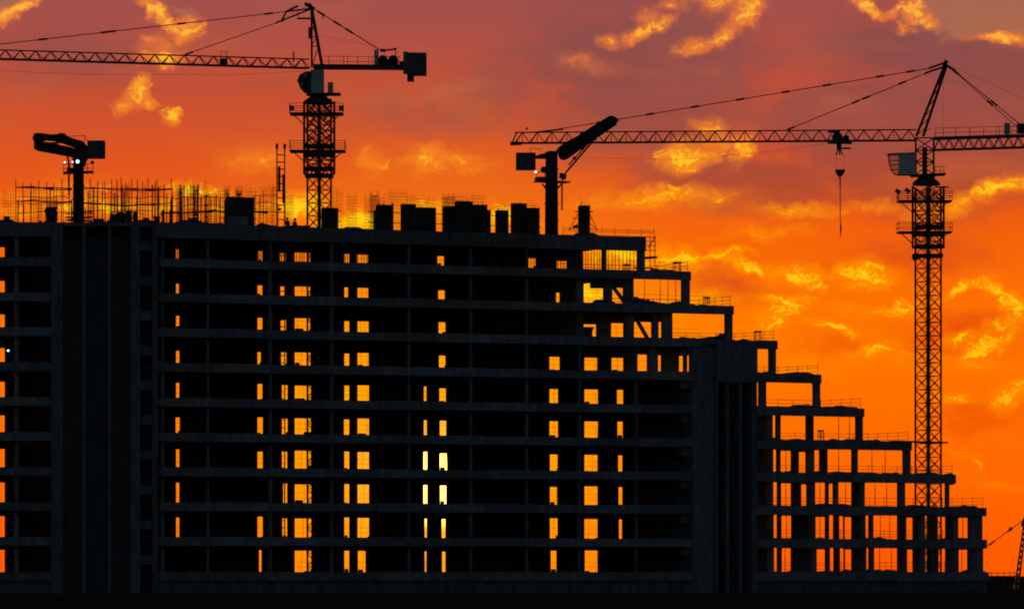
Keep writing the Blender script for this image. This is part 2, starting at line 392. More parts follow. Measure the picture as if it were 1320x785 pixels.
for k in range(10):
    gs = [g_ for g_ in G[k] if g_[0] < (742 if k > 6 else 806)]
    prev = 170.0
    for a, b in gs + ([(812, None)] if k < 7 else [(752, None)]):
        s0, s1 = M.s(prev, 20), M.s(a, 19.7)
        part('rear_wall', M, s0, s1, 19.7, 20.0, Z[k], Z[k+1]-.24, CONW)
        if b:
            t1 = M.s(b, 20)
            part('lintel', M, s1+.004, t1-.004, 19.72, 19.98, Z[k+1]-1.1-random.uniform(-.06,.14), Z[k+1]-.24, CONW)
            gw = t1-s1; zs = Z[k] + 19.0*(Z[k]-CAMZ)/500     # lowest height seen in this opening
            if gw > .4 and random.random() < .75:            # broken sill blocks left in the opening
                f = random.uniform(.2, .55); h = random.uniform(.12, .4)
                lo = s1+.01 if random.random() < .5 else t1-gw*f-.01
                part('sill_block', M, lo, lo+gw*f, 19.3, 19.69, Z[k], zs+h, CONW)
            if gw > .9 and random.random() < .6:
                x = s1+gw*random.uniform(.15,.85); MB().tube(M.p(x, 19.5, Z[k]), M.p(x+random.uniform(-.15,.15), 19.5, Z[k+1]-.25), .02, .02, 5).build('hanging_cable', WIRE, BLD)
            prev = b
    if k < 6: part('light_block_cross_wall', M, sX-.3, sX, 8.0, 19.69, Z[k], Z[k+1]-.25, CONW)  # added to stop light leaking in from behind the right core
    if k >= 6:                              # shallow end: uprights between open bays
        gg = [g_ for g_ in G[k] if g_[0] >= (742 if k > 6 else 806)]; last = 893
        if k == 7: gg = gg + [(867,933.5)]; last = 944.5
        if k == 8: gg = gg + [(817,877.5)]; last = 889.5
        if k == 9: gg = [(745,775), (782,820.5)]; last = 831.5
        prev = 741 if k > 6 else 812
        for a, b in gg + [(last, None)]:
            wide = a - prev > 15
            if wide: piece(M, prev, a, 3.0, .3, Z[k], Z[k+1]-.24, 'partition_wall', CONW)
            elif b is None: piece(M, prev, a, .35, .55, Z[k], Z[k+1]-.24)
            else: piece(M, prev, a, 1.0, .5, Z[k], Z[k+1]-.24)
            prev = b
for k, x0, x1, yt in ((8,760.5,777.5,371.5), (8,788,804,371), (7,751,769,418), (7,786,804,416.5), (7,816,840,415), (7,848,853,415), (6,819,834.5,457), (6,847.5,852.5,458), (6,874,881,458), (6,885,889,458)):
    part('lintel', M, M.s(x0, 7.98), M.s(x1, 7.7), 7.7, 7.98, M.z((x0+x1)/2, yt, 7.7), Z[k+1]-.242, CONW)
MB().prism([M.at(x, y, 7.75) for x, y in ((751,421.5),(766,421.5),(763.5,428),(764,434.5),(751,434.5))], Vector((-M.s_, M.c, 0))*.2).build('partition_wall', CONW, BLD)
# stair flights that show as slanting bars in the open bays
def stair(px0, py0, px1, py1, w):
    a, b = M.at(px0, py0, w), M.at(px1, py1, w); mb = MB(); n = 9
    mb.bar(a, b, .9, .08, (0,0,1))
    for i in range(n):
        q = a.lerp(b, (i+.5)/n); mb.box(q.x-.13, q.x+.13, q.y-.45, q.y+.45, q.z, q.z+.07)
    mb.build('stair_flight', CON, BLD)
stair(819, 409, 838, 442, 5.5); stair(786, 364, 806, 391, 5.5)

# --- right stair core
c0, c1 = M.s(884), M.s(976)
part('core_wall', M, M.s(893), M.s(921.5), .1, 9, 0, Z[6]-.3, CONC)
part('core_wall', M, M.s(893), M.s(921.5), .1, 1.0, Z[6]-.29, Z[7]-.82, CONC)
part('core_wall', M, M.s(921.6), M.s(976)-.02, 2.2, 2.6, 0, Z[7]-.82, CONC)
part('core_panel', M, M.s(921.6), M.s(975.5), -.22, 2.19, M.z(950, 493, 0), Z[7]-.5, CONC)
for x0, x1 in ((921.8,925.5), (936.5,939), (953,955.5), (968.5,975.4)):
    part('core_fin', M, M.s(x0), M.s(x1), -.1, 2.19, 0, M.z(950, 493, 0)-.004, CONC)
for k in range(7):
    z = Z[k] + PITCH*.78
    part('stair_landing', M, M.s(880.5), M.s(892.9), .5, 2.2, z-.9, z, CONC)
    part('core_wall', M, M.s(884), M.s(892.9), 7.0, 7.3, Z[k], Z[k+1]-.25, CONC) if k < 6 else None
part('core_top', M, M.s(905)+.02, M.s(946), -.02, 8, Z[7]-.5, Z[7]+.03, CONC)
part('core_top', M, M.s(946)+.01, c1-.02, .02, 8, Z[7]-.48, Z[7]-.02, CONC)

# --- right wing
rend = {7: 1002.5, 6: 1059, 5: 1114.5, 4: 1175.5, 3: 1232.5, 2: 1272, 1: 1272.5, 0: 1275}
rD = 8.0
r0 = RW.s(976)
for k, e in rend.items():
    e = RW.s(e); edge_beams(RW, r0+.02, e, Z[k], 6.2, .86); slab(RW, r0+.02, e, rD, Z[k])
    if k > 2: part('end_beam', RW, e-.5, e+.02, .46, 1.1, Z[k]-.98, Z[k]+.04)
RG = {6: ([(975.5,990)], 1000.5),
 5: ([(975.5,977), (988,1047)], 1057.5),
 4: ([(996.3,999), (1006.5,1038), (1049,1102)], 1112.5),
 3: ([(997,1000), (1006.5,1019), (1030,1038), (1050,1055.5), (1067,1097), (1106,1163)], 1174),
 2: ([(997,1001), (1007,1019), (1033,1039), (1051,1063), (1068.5,1073), (1081,1097), (1115,1156), (1167,1217.5)], 1224),
 1: ([(997.5,1001), (1007.5,1019.5), (1051.5,1063), (1069,1073.5), (1082,1086.5), (1089,1097), (1116,1119), (1126,1156), (1168.5,1176), (1192.5,1198.5), (1209,1218), (1235.5,1247)], 1266.5),
 0: ([(998,1001), (1008,1019), (1053,1063), (1070,1074), (1083,1087), (1089.5,1097), (1117,1119), (1127,1156), (1169.5,1176), (1193,1199), (1210,1218), (1236,1246.5)], 1267.5)}
for k, (gs, last) in RG.items():
    prev = 976.5 if k > 4 else 971
    for i, (a, b) in enumerate(gs + [(last, None)]):
        wd = a - prev
        if wd > 0.4:
            if b is None: piece(RW, prev, a, .3, .6, Z[k], Z[k+1]-.24)
            elif wd > 15: piece(RW, prev, a, 4.2, .25, Z[k], Z[k+1]-.24, 'partition_wall', CONW); piece(RW, a-9, a, .4, .45, Z[k], Z[k+1]-.24)
            elif i % 2: piece(RW, prev, a, .4, .5, Z[k], Z[k+1]-.24)
            else: piece(RW, prev, a, 6.9, .45, Z[k], Z[k+1]-.24)
        if b and b-a < 14 and k < 4: part('lintel', RW, RW.s(a, 7.7)-.15, RW.s(b, 7.7)+.15, 7.45, 7.7, Z[k+1]-.75-.1*(i % 3), Z[k+1]-.242, CONW)
        prev = b
# plinth down to the ground
part('plinth_wall', LW, l0, LW.s(66), .3, .7, 0, Z[0]-.81, CONW); part('plinth_wall', M, m0, M.s(893), .3, .7, 0, Z[0]-.81, CONW)
part('plinth_wall', RW, r0, RW.s(1275), .3, .7, 0, Z[0]-.87, CONW)

# ------------------------------------------------------------------ guard rails
tube_cache = {}
def rail(wing, pts, z, label, h=1.05, rails=(.35, .7, 1.02), step=1.9, r=.021, group='edge guard rails', extra=.12):
    """pts: (s, w) corners along a slab edge"""
    P3 = [wing.p(s, w, z) for s, w in pts]
    t = thing('guard_rail', P3[0], label, 'guard rail', group)
    for hh in rails:
        mb = MB()
        for a, b in zip(P3, P3[1:]):
            n = max(1, int((b-a).length/5)); prev = a + UP*hh
            for i in range(1, n+1):
                q = a.lerp(b, i/n) + UP*(hh + random.uniform(-.05, .05)); mb.tube(prev, q, r, r, 5); prev = q
        mb.build('rail', GALV, t)
    key = (round(h, 2), r)
    if key not in tube_cache:
        me = MB().tube((0,0,0), (0,0,h+extra), r*1.1, r*1.1, 5); o = bpy.data.meshes.new('post'); o.from_pydata([tuple(v) for v in me.v], [], me.f); o.materials.append(GALV); tube_cache[key] = o
    for a, b in zip(P3, P3[1:]):
        n = max(1, round((b-a).length/step))
        for i in range(n+1):
            o = bpy.data.objects.new('post', tube_cache[key]); col.objects.link(o); o.parent = t; o.location = a.lerp(b, i/n) - P3[0]
            o.rotation_euler = (random.uniform(-.03,.03), random.uniform(-.03,.03), 0)
    return t
ORD = ['lowest', 'second', 'third', 'fourth', 'fifth', 'sixth', 'seventh', 'eighth', 'ninth', 'tenth']
for k in range(10):
    rail(M, [(m0+.3, .25), (M.s(mend.get(k, 880))-.3, .25)], Z[k]+.03, f'thin tube rail along the {ORD[k]} open storey of the long middle wing, counted from below', r=.013, rails=(.5, 1.0), step=3.1)
TN = {7: 'top', 6: 'second', 5: 'third', 4: 'fourth', 3: 'fifth', 2: 'sixth'}
for k in range(0, 8):
    e = RW.s(rend[k])
    nm = f'thin tube rail on the {TN[k]} terrace of the right wing, counted from its top' if k in TN else f'thin tube rail in the {ORD[k]} open storey of the terraced right wing'
    rail(RW, [(r0+.4, 7.6), (e-.4, 7.6), (e-.2, .4)] if k > 1 else [(r0+.4, 7.6), (e-.4, 7.6)], Z[k], nm)
for k, nm in ((8, 'second'), (9, 'third')):
    e = M.s(mend[k])
    rail(M, [(M.s(mend[k+1])-6, 7.7), (e-.3, 7.7), (e-.15, .5)], Z[k], f'thin tube rail round the {nm} step down from the roof above the right core' if k == 8 else 'thin tube rail round the first step down from the flat roof')
rail(M, [(M.s(905), 7.7), (M.s(985), 7.7)], Z[7], 'thin tube rail on top of the solid right stair core')

# ------------------------------------------------------------------ rubble, trestles, props on the terraces
def heap(wing, x0, x1, w, z, h, label, cat='rubble', mat=DEBR, skew=0.0):
    s0, s1 = wing.s(x0, w), wing.s(x1, w); mb = MB(); n = max(8, int((s1-s0)/.28))
    for i in range(n):
        t = (i+.5)/n; hh = h*(.35+.65*random.random())*(math.sin(math.pi*min(1, max(0, t+skew*(t-t*t))))**.5)
        s = s0 + (s1-s0)*t
        mb.ball(wing.p(s, w+random.uniform(-.35,.35), z), max(.08, hh), random.uniform(1.0,2.2), random.uniform(1,1.8), 1, 7, 5, .22)
    o = mb.build('rubble_heap', mat); o.location = wing.p(s0, w, z)
    o.data.transform(Matrix.Translation(-o.location))
    return tag(o, label, cat, 'rubble on the slabs')
def bank(wing, prof, w, z, label):
    """long lumpy ridge of rubble whose crest follows (photo column, height in metres)"""
    mb = MB(); n = 60; rows = []
    for i in range(n+1):
        t = i/n*(len(prof)-1); k = min(len(prof)-2, int(t)); f = t-k
        px = prof[k][0]*(1-f)+prof[k+1][0]*f; h = (prof[k][1]*(1-f)+prof[k+1][1]*f)*random.uniform(.82, 1.1)+.02
        s = wing.s(px, w); rows.append([wing.p(s, w-.9*h-.3, z), wing.p(s, w-.4*h*random.random(), z+h*random.uniform(.5,.8)), wing.p(s, w+.2, z+h), wing.p(s, w+.9*h+.5, z)])
    mb.v = [v for r in rows for v in r]
    for i in range(n):
        for j in range(3): a = i*4+j; mb.f.append((a, a+4, a+5, a+1))
    o = mb.build('rubble_heap', DEBR); q = wing.p(wing.s(prof[0][0], w), w, z); o.location = q; o.data.transform(Matrix.Translation(-q))
    return tag(o, label, 'rubble', 'rubble on the slabs')
heap(M, 838, 868, .9, Z[9], .5, 'dark heap of rubble on the first step below the roof')
bank(M, [(812,.75),(822,.85),(835,.6),(850,.35),(862,.22),(872,.5),(884,.6)], 1.4, Z[8], 'long rubble bank in the open bay two storeys below the roof')
heap(M, 760, 792, 1.5, Z[8], .6, 'low rubble heap beside the stepped window two storeys below the roof')
heap(M, 878, 925, .8, Z[8], .28, 'flat litter of rubble along the slab edge right of the second open bay')
heap(M, 868, 905, 1.5, Z[7], .32, 'low rubble left in the lower right open bay above the core')
bank(M, [(900,.12),(912,.28),(922,.35),(930,.7),(938,.8)], 1.2, Z[7], 'rubble heap against the end column above the core')
heap(M, 946, 970, 1.0, Z[7]-.05, .25, 'litter on top of the solid right core')
for k, x0, x1, h, nm in ((6,977,998,.3,'beside the single bay next to the core'), (6,1003,1050,.22,'along the second terrace edge'), (5,1014,1046,.34,'left of the end column on the third terrace'),
    (5,1060,1100,.36,'right of the column on the third terrace'), (4,1010,1036,.25,'in the first wide bay of the fourth terrace'), (4,1055,1100,.2,'in the second wide bay of the fourth terrace'), (4,1113,1136,.45,'piled past the column on the fourth terrace'),
    (3,1008,1028,.35,'under the small window bays of the fifth terrace'), (3,1085,1105,.24,'beside a column on the fifth terrace'), (3,1136,1163,.32,'in the widest bay of the fifth terrace'), (3,1177,1200,.25,'at the crane mast foot on the fifth terrace'),
    (2,1115,1155,.2,'in the wide bay of the sixth terrace'), (2,1168,1216,.24,'by the crane mast on the sixth terrace'), (2,1226,1266,.33,'along the outer end of the sixth terrace'), (1,1236,1247,.3,'in the outermost lower bay'), (0,1100,1165,.42,'in the lowest wide bay')):
    heap(RW, x0, x1, .9, Z[k], h, 'dark rubble '+nm)
for k, nm in ((6,'second terrace'), (5,'third terrace'), (4,'fourth terrace'), (3,'fifth terrace'), (2,'sixth terrace'), (1,'second lowest right wing storey'), (0,'ground storey of the right wing')):
    x = 979; pr = []
    while x < rend[k]-4: pr.append((x, random.choice((.04,.08,.12,.2,.3)))); x += random.uniform(7, 16)
    bank(RW, pr, .75, Z[k]+.02, 'ragged strip of litter along the slab edge of the '+nm)
def trestle(wing, px, w, z, wd, h, label):
    c = wing.p(wing.s(px, w), w, z); t = thing('trestle_table', c, label, 'trestle', 'trestles on the terraces')
    u = Vector((wing.c, wing.s_, 0)); n = Vector((-wing.s_, wing.c, 0))
    MB().bar(c+UP*h-u*wd/2, c+UP*h+u*wd/2, .5, .16).build('top', TIM, t)
    for a in (-1, 1):
        for b in (-1, 1): MB().bar(c+u*(a*wd*.42)+n*(b*.22), c+u*(a*wd*.34)+n*(b*.18)+UP*h, .07).build('leg', TIM, t)
        MB().bar(c+u*(a*wd*.39)-n*.2+UP*h*.4, c+u*(a*wd*.39)+n*.2+UP*h*.4, .06).build('stretcher', TIM, t)
trestle(M, 873, 1.0, Z[9]+.05, .72, .95, 'small trestle on the first step below the roof')
trestle(M, 911, 1.0, Z[8]+.05, .6, .85, 'small trestle on the slab end above the widest open bay')
trestle(M, 977, 1.0, Z[7]+.03, .7, .9, 'small trestle on top of the right stair core')
trestle(RW, 1058, 1.5, Z[4]+.03, .5, 1.05, 'small trestle in the open bay of the fourth terrace')
trestle(M, 808, 5.0, Z[9]+.02, .6, .9, 'small trestle in the bay under the roof end')

prop_mesh = {}
def prop(wing, px, w, z0, z1, label, group):
    c = wing.p(wing.s(px, w), w, z0); h = z1-z0
    t = thing('steel_prop', c, label, 'steel prop', group)
    key = round(h, 2)
    if key not in prop_mesh:
        def mk(nm, mb, mt):
            me = bpy.data.meshes.new(nm); me.from_pydata([tuple(v) for v in mb.v], [], mb.f); me.materials.append(mt); return me
        prop_mesh[key] = [mk('outer_tube', MB().tube((0,0,.02),(0,0,h*.6),.04,.04,6), GALV), mk('inner_tube', MB().tube((0,0,h*.6),(0,0,h-.03),.028,.028,6), GALV),
                          mk('head_plate', MB().box(-.1,.1,-.1,.1,h-.03,h-.004), GALV), mk('base_plate', MB().box(-.1,.1,-.1,.1,.004,.02), GALV)]
    for me in prop_mesh[key]:
        o = bpy.data.objects.new(me.name, me); col.objects.link(o); o.parent = t
def lab9(x):
    for lim, nm in ((300,'leftmost narrow window of the middle wing'), (350,'narrow window left of the hoist mast'), (375,'narrow window in line with the hoist mast'), (410,'wide window under the left crane mast'), (455,'narrow window right of the left crane mast'),
                    (500,'broader window right of the left crane mast'), (700,'small window left of the right boom column'), (740,'small window under the right boom column'), (780,'first open bay under the lone column form'), (900,'last open bay at the roof end')):
        if x < lim: return 'slender steel prop seen in the top storey, ' + nm
zr = Z[10]-.25
for x in [228.5,334,336.5,362.5,366,382,386,389.5,392,396.5,398,445,448,461.5,466,469.5,473,681,684.5,688,719.5,723,727]:
    prop(M, x, random.uniform(6,12), Z[9], zr, lab9(x), 'props in the top storey')
for x in [747,751,755,758,762,766,770,773,784,789,793,798,803,808,812,817]:
    prop(M, x, random.uniform(1.6,7), Z[9], zr, lab9(x), 'props in the top storey')
for x in (831,851,861,871): prop(M, x, 4.5, Z[8], Z[9]-.25, 'thin steel prop in the wide open bay two storeys below the roof', 'props in the wide bay')
for x in (1081,1095): prop(RW, x, 4, Z[4], Z[5]-.25, 'thin steel prop in the wide bay of the fourth terrace', 'props on the fourth terrace')
for k, xs, nm in ((3, (1013,1081,1124,1141), 'fifth'), (2, (1013,1057,1090,1128,1143), 'sixth'), (1, (1014,1057,1135,1147,1241), 'seventh'), (0, (1012,1134,1149,1240), 'eighth')):
    for x in xs: prop(RW, x, random.uniform(2, 6), Z[k], Z[k+1]-.25, f'thin steel prop in an open bay of the {nm} storey down in the right wing', f'props in the {nm} storey of the right wing')
# formwork joists that hang under the roof deck
for i, (xa, xb, dz, w) in enumerate(((745,822,.45,2.0), (745,822,.62,5.0), (676,735,.95,9.0), (380,480,1.5,9.0), (325,402,1.2,11.0), (440,480,1.05,12.0))):
    q = M.p(M.s(xa, w), w, zr-dz); mb = MB().bar(q, M.p(M.s(xb, w), w, zr-dz), .12, .16)
    nm = ('in front of the bays under the roof end', 'at the back of the bays under the roof end', 'behind the two speckled windows left of the roof end',
          'behind the wide top-storey window under the left crane', 'behind the narrow top-storey windows left of that crane', 'behind the pair of top-storey windows right of that crane')[i]
    o = mb.build('timber_joist', TIM); o.location = q; o.data.transform(Matrix.Translation(-q)); tag(o, 'timber formwork joist '+nm, 'joist', 'joists under the roof deck')
# scaffold that overhangs the roof end
so_ = M.p(M.s(833), 1, Z[10])
t = thing('edge_scaffold', so_, 'tube scaffold with plank overhanging the right end of the flat roof', 'scaffold')
sa, sb = M.s(833.5), M.s(847)
MB().bar(M.p(sa, 1, Z[10]-2.0), M.p(sb+.2, 1, Z[10]-1.9), 1.2, .22).build('plank', TIM, t)
MB().bar(M.p(sa-1, 1, Z[10]-3.0), M.p(sb, 1, Z[10]-2.98), .1, .14).build('ledger', GALV, t)
for dz in (-.35, -.75, -1.25, .1): MB().tube(M.p(sa-1.2, .5, Z[10]+dz), M.p(sb+.1, .5, Z[10]+dz+.02), .04, .04, 6).build('ledger', GALV, t)
for s in (sb, sb-.55): MB().tube(M.p(s, .5, Z[10]-3.1), M.p(s, .5, Z[10]+.2), .04, .04, 6).build('standard', GALV, t)
MB().tube(M.p(sb, .5, Z[10]+.12), M.p(sa+.4, .5, Z[10]-1.0), .05, .05, 6).build('brace', GALV, t)
rail(M, [(M.s(728), .5), (M.s(846), .5)], Z[10]-.1, 'leaning tube rail along the right end of the flat roof', rails=(.25, .55, .72, .85), h=.9, extra=.25, step=1.4)
heap(M, 735, 776, 1.2, Z[10], .5, 'rubble round the foot of the lone column form on the roof')
heap(M, 776, 812, 1.2, Z[10]-.15, .35, 'rubble on the right end of the flat roof')
heap(M, 440, 470, .6, Z[10], .35, 'low debris on the roof between two form boxes'); heap(M, 214, 290, 1.0, Z[10], .4, 'long debris heap left of the big form box on the roof')
heap(LW, -10, 20, 1.0, Z[10], .55, 'mound of debris at the far left roof edge'); heap(LW, 24, 92, .8, Z[10], .28, 'debris along the roof edge left of the left pump column')
heap(LW, 110, 200, .9, Z[10], .33, 'debris along the roof edge right of the left pump column'); heap(M, 366, 412, 2, Z[10], .45, 'debris mound at the foot of the left crane')

# ------------------------------------------------------------------ form boxes and column steel on the roof
def wat(px): return LW if px < 205 else M
def form(x0, x1, ytop, w, label, steps=None, ties=True):
    """timber and steel wall form; steps: (x0, x1, ytop) of each shutter"""
    wg = wat(x0); s0, s1 = wg.s(x0, w), wg.s(x1, w); c = wg.p((s0+s1)/2, w, Z[10])
    t = thing('column_form', c, label, 'formwork', 'column forms on the roof')
    for a, b, yt in steps or [(x0, x1, ytop)]:
        q0, q1 = (wg.s(a, w+.7) if a == x0 else wg.s(a, w))+.008, wg.s(b, w)-.008; zt = wg.z((a+b)/2, yt, w)
        sh = wg.box(MB(), q0, q1, w, w+.7, Z[10]+.01, zt).build('shutter', PLY, t)
        mb = MB(); z = Z[10]+.35
        while z < zt-.1: wg.box(mb, q0-.0, q1+.0, w-.1, w-.005, z, z+.1); z += .55
        mb.build('waler', DARK, sh)
        mb = MB(); n = max(2, int((q1-q0)/.5))
        for i in range(n+1):
            s = q0+.03+(q1-q0-.06)*i/n; wg.box(mb, s-.03, s+.03, w-.06, w-.003, Z[10]+.02, zt+random.uniform(-.05,.22))
        mb.build('stud', DARK, sh)
    if ties:
        for h in (.9, 1.9):
            z = Z[10]+h; MB().bar(wg.p(s0-.4, w+.4, z), wg.p(s1+.4, w+.4, z), .07, .07).build('tie_bar', DARK, t)
    return t
t = form(290, 328, 254, 2.0, 'widest black form box on the roof, left of the hoist mast', [(290,328,254)])
M.box(MB(), M.s(294,1.0), M.s(320,1.0), 1.0, 1.85, Z[10]+.01, Z[10]+1.0).build('concrete_kicker', CON, t)
form(414, 436, 268, 1.5, 'low dark form box at the foot of the left tower crane')
form(481, 507, 264, 1.5, 'stepped dark form box, first one right of the left tower crane gap', [(481,487.5,271), (487.5,507,264)])
form(516, 562, 263, 1.5, 'dark form box pair with its left half higher, near the roof middle', [(516,536,263), (536,562,267.5)])
form(570, 632, 259, 1.5, 'largest group of joined form boxes with a raised centre', [(570,589,266), (589,609.5,259.5), (609.5,628,264), (628,632.5,271)])
form(638, 655.5, 271, 1.5, 'narrow dark form box between two bigger ones')
form(658, 695, 262, 1.5, 'dark form box pair just left of the right concrete boom', [(658,679,262), (679,695.5,268)])
t = form(745, 760.5, 265, 1.8, 'lone tall column form with slanting props, right of the right boom')
for a, b in ((-1, 733), (1, 770)):
    for yy in (273, 287):
        MB().tube(M.at(747 if a < 0 else 759, yy, 1.7), M.at(b, 297, 1.7), .035, .035, 6).build('raking_prop', GALV, t)
    MB().bar(M.at(741 if a < 0 else 757, 273, 1.6), M.at(748 if a < 0 else 765, 273, 1.6), .1).build('bracket', TIM, t)
MB().bar(M.at(740, 292, 1.5), M.at(747, 292, 1.5), .5, .25).build('working_plank', TIM, t)
MB().tube(M.at(505.5, 262, 1.4), M.at(505.5, 296, 1.4), .09, .09, 6).build('guide_post', DARK, bpy.data.objects['column_form.002'])

def cage(x0, x1, y0, y1, w, label, den=.17, tie=.22, r=.014, depth=.5):
    wg = wat(x0); s0, s1 = wg.s(x0, w), wg.s(x1, w); zt = wg.z(x0, y0, w); zb = Z[10]
    c = wg.p((s0+s1)/2, w, zb); t = thing('rebar_cage', c, label, 'rebar', 'rebar cages on the roof')
    n = max(2, int((s1-s0)/den)); mb = MB()
    for i in range(n+1):
        s = s0+(s1-s0)*i/n
        for ww in (w, w+depth):
            j = random.uniform(-.05,.05); mb.tube(wg.p(s, ww, zb), wg.p(s+j, ww+j, zt+random.uniform(-.35,.3)), r, r, 4)
    mb.build('upright_bars', RUST, t)
    mb = MB(); z = zb+.2
    while z < zt-.25:
        zz = z + random.uniform(-.03,.03)
        for ww in (w, w+depth): mb.bar(wg.p(s0, ww, zz), wg.p(s1, ww, zz+random.uniform(-.03,.03)), r*1.6)
        for s in (s0, s1): mb.bar(wg.p(s, w, zz), wg.p(s, w+depth, zz), r*1.6)
        z += tie
    mb.build('tie_hoops', RUST, t)
cages = [(4,20,246,'at the far left roof corner'), (43,60,240,'under the left boom arm, left one'), (61,74,255,'short dense one beside the left boom column'), (116,128,238,'first one right of the left boom column'), (140,152,238,'second one right of the left boom column'),
 (157,167,240,'over the dark drum on the roof'), (178,188,241,'left of the roof wing joint'), (197,207,238,'at the roof wing joint'), (229,237,240,'slim dark one midway to the big form box'),
 (241,257,239,'broad pale one midway to the big form box'), (249,256,236,'dark slim one inside the broad pale one'), (264,268,235,'single slim one past the broad pale one'), (270,290,243,'wide faint one left of the big form box'),
 (290,296,241,'dark slim one over the big form box left edge'), (305,313,242,'dark short one over the big form box middle'), (317,332,241,'faint one over the big form box right edge'),
 (337,356,238,'wide faint one left of the hoist mast'), (368,379,246,'faint one right of the hoist mast'), (430,442,241,'tall one right of the left crane mast'), (449,460,249,'ladder-like one standing free in the gap'),
 (472,480,251,'faint one left of the stepped form box'), (479,489,248,'dense one over the stepped form box left half'), (490,498,251,'faint one over the stepped form box right half'), (502,525,244,'tallest wide one over the paired form box left'),
 (526,534,249,'slim one over the paired form box left half'), (536,552,252,'wide faint one over the paired form box right half'), (553,561,253,'slim one over the paired form box right edge'),
 (572,586,250,'dense one over the largest form group left'), (586,606,247,'tall faint one over the largest form group centre'), (609,625,248,'clear gridded one over the largest form group right'), (641,655,260,'low faint one over the narrow form box'),
 (683,693,258,'small one left of the right boom column'), (750,759,254,'small one on the lone column form')]
for i, (a, b, y, nm) in enumerate(cages):
    dense = 'dense' in nm or 'dark' in nm
    cage(a, b, y, 290, 2.2+1.5*(i % 3), 'rebar cage, '+nm, .12 if dense else .22, .2 if dense else .3, .014 if dense else .008)
# tall edge scaffold of poles and sagging rails along the left roof
def pole_fence(x0, x1, xs, label, y_rails, ytops, w=.9):
    t = thing('pole_scaffold', LW.p(LW.s((x0+x1)/2), w, Z[10]), label, 'scaffold', 'pole scaffolds on the left roof')
    for x in xs:
        wg = wat(x); MB().tube(wg.p(wg.s(x, w), w, Z[10]), wg.at(x+random.uniform(-.5,.5), ytops+random.uniform(-4,4), w), .045, .04, 6).build('pole', GALV, t)
    for yr in y_rails:
        for d in (0, .5):
            mb = MB(); prev = None; x = x0
            while x <= x1:
                q = wat(x).at(x, yr + random.uniform(-1.6, 1.6) + 1.2*math.sin(x*.05+yr), w+d)
                if prev is not None: mb.tube(prev, q, .045, random.choice((.04,.06,.1)), 5)
                prev = q; x += (x1-x0)/max(3, round((x1-x0)/22)) * .999
            mb.build('rail', TIM, t)
pole_fence(20, 93, [20.5,30,40,50,60,69.5,79.5,89], 'pole scaffold with two sagging rails left of the left boom column', (242.5, 260.5), 233)
pole_fence(108, 222, [116,126,132,135.5,144,151,156,162,170,177,184,191,200,203,211,221], 'long pole scaffold with two sagging rails right of the left boom column', (244, 263.5), 233)
pole_fence(211, 345, [215,222,233,243,259,272,284,335], 'low pole scaffold with one dark rail beside the big form box', (273.5,), 252)
pole_fence(84, 118, [92,110,113], 'short pole barrier with close rails at the left boom foot', (274, 280, 284), 270)
# small gear silhouetted along the roof edge
def drum():
    c = LW.p(LW.s(155, 1.4), 1.4, Z[10]); t = thing('concrete_skip', c, 'round dark concrete skip on the left roof edge', 'concrete skip')
    prof = [(.18,.05),(.34,.25),(.52,.6),(.5,.95),(.36,1.15),(.2,1.22)]
    mb = MB()
    for (ra, za), (rb, zb) in zip(prof, prof[1:]): mb.tube(c+UP*za, c+UP*zb, ra, rb, 14)
    mb.build('bowl', DARK, t)
    mb = MB()
    for a in (-.45, .45): mb.bar(c+Vector((a,0,.02)), c+Vector((a,0,.7)), .07)
    mb.bar(c+Vector((-.45,0,.05)), c+Vector((.45,0,.05)), .08); mb.build('frame', DARK, t)
drum()
def pole_row(x0, x1, n, w, yt, label):
    t = thing('pole_scaffold', wat(x0).p(wat(x0).s(x0, w), w, Z[10]), label, 'scaffold', 'pole scaffolds on the left roof')
    for i in range(n):
        x = x0+(x1-x0)*(i+random.uniform(-.35,.35))/(n-1); wg = wat(x); r = random.choice((.02,.03,.035,.06))
        MB().tube(wg.p(wg.s(x, w), w, Z[10]), wg.at(x+random.uniform(-.6,.6), yt+random.uniform(-3,22), w), r, r, 6).build('pole', GALV, t)
    for k in range(3):
        y = 254+k*9+random.uniform(-2,2); prev = None; mb = MB()
        for i in range(9):
            x = x0+(x1-x0)*i/8; q = wat(x).at(x, y+random.uniform(-1.5,1.5), w)
            if prev is not None: mb.tube(prev, q, .035, .035, 5)
            prev = q
        mb.build('rail', TIM, t)
pole_row(112, 205, 20, 3.2, 239, 'back row of uneven poles behind the long pole scaffold')
pole_row(207, 288, 20, 3.0, 240, 'thicket of uneven poles left of the big form box')
pole_row(22, 90, 9, 3.4, 242, 'back row of uneven poles left of the left boom column')
pole_row(330, 357, 7, 3.2, 242, 'few uneven poles between the big form box and the hoist mast')
for x, y0, wd, nm in ((233,241,.42,'left of the broad pale rebar cage'), (252.5,238,.5,'inside the broad pale rebar cage'), (266,246,.45,'right of the broad pale rebar cage'), (292.5,242,.4,'over the left end of the big form box'), (308.5,243,.5,'over the middle of the big form box'), (144,272,.3,'beside the concrete skip')):
    wg = wat(x); w = 4.4; q = wg.p(wg.s(x, w), w, Z[10]); h = wg.z(x, y0, w)-Z[10]; t = thing('bar_bundle', q, 'thick upright bundle of bars '+nm, 'rebar', 'upright bar bundles')
    for i in range(7):
        a = (i-3)/7*wd; MB().tube(q+Vector((a, random.uniform(-.15,.15), 0)), q+Vector((a+random.uniform(-.06,.06), 0, h*random.uniform(.82,1))), .028, .028, 5).build('bar', RUST, t)
    for k in (.3, .6, .85): MB().bar(q+Vector((-wd*.5, -.18, h*k)), q+Vector((wd*.45, -.18, h*k)), .06, .14).build('binding', DARK, t)
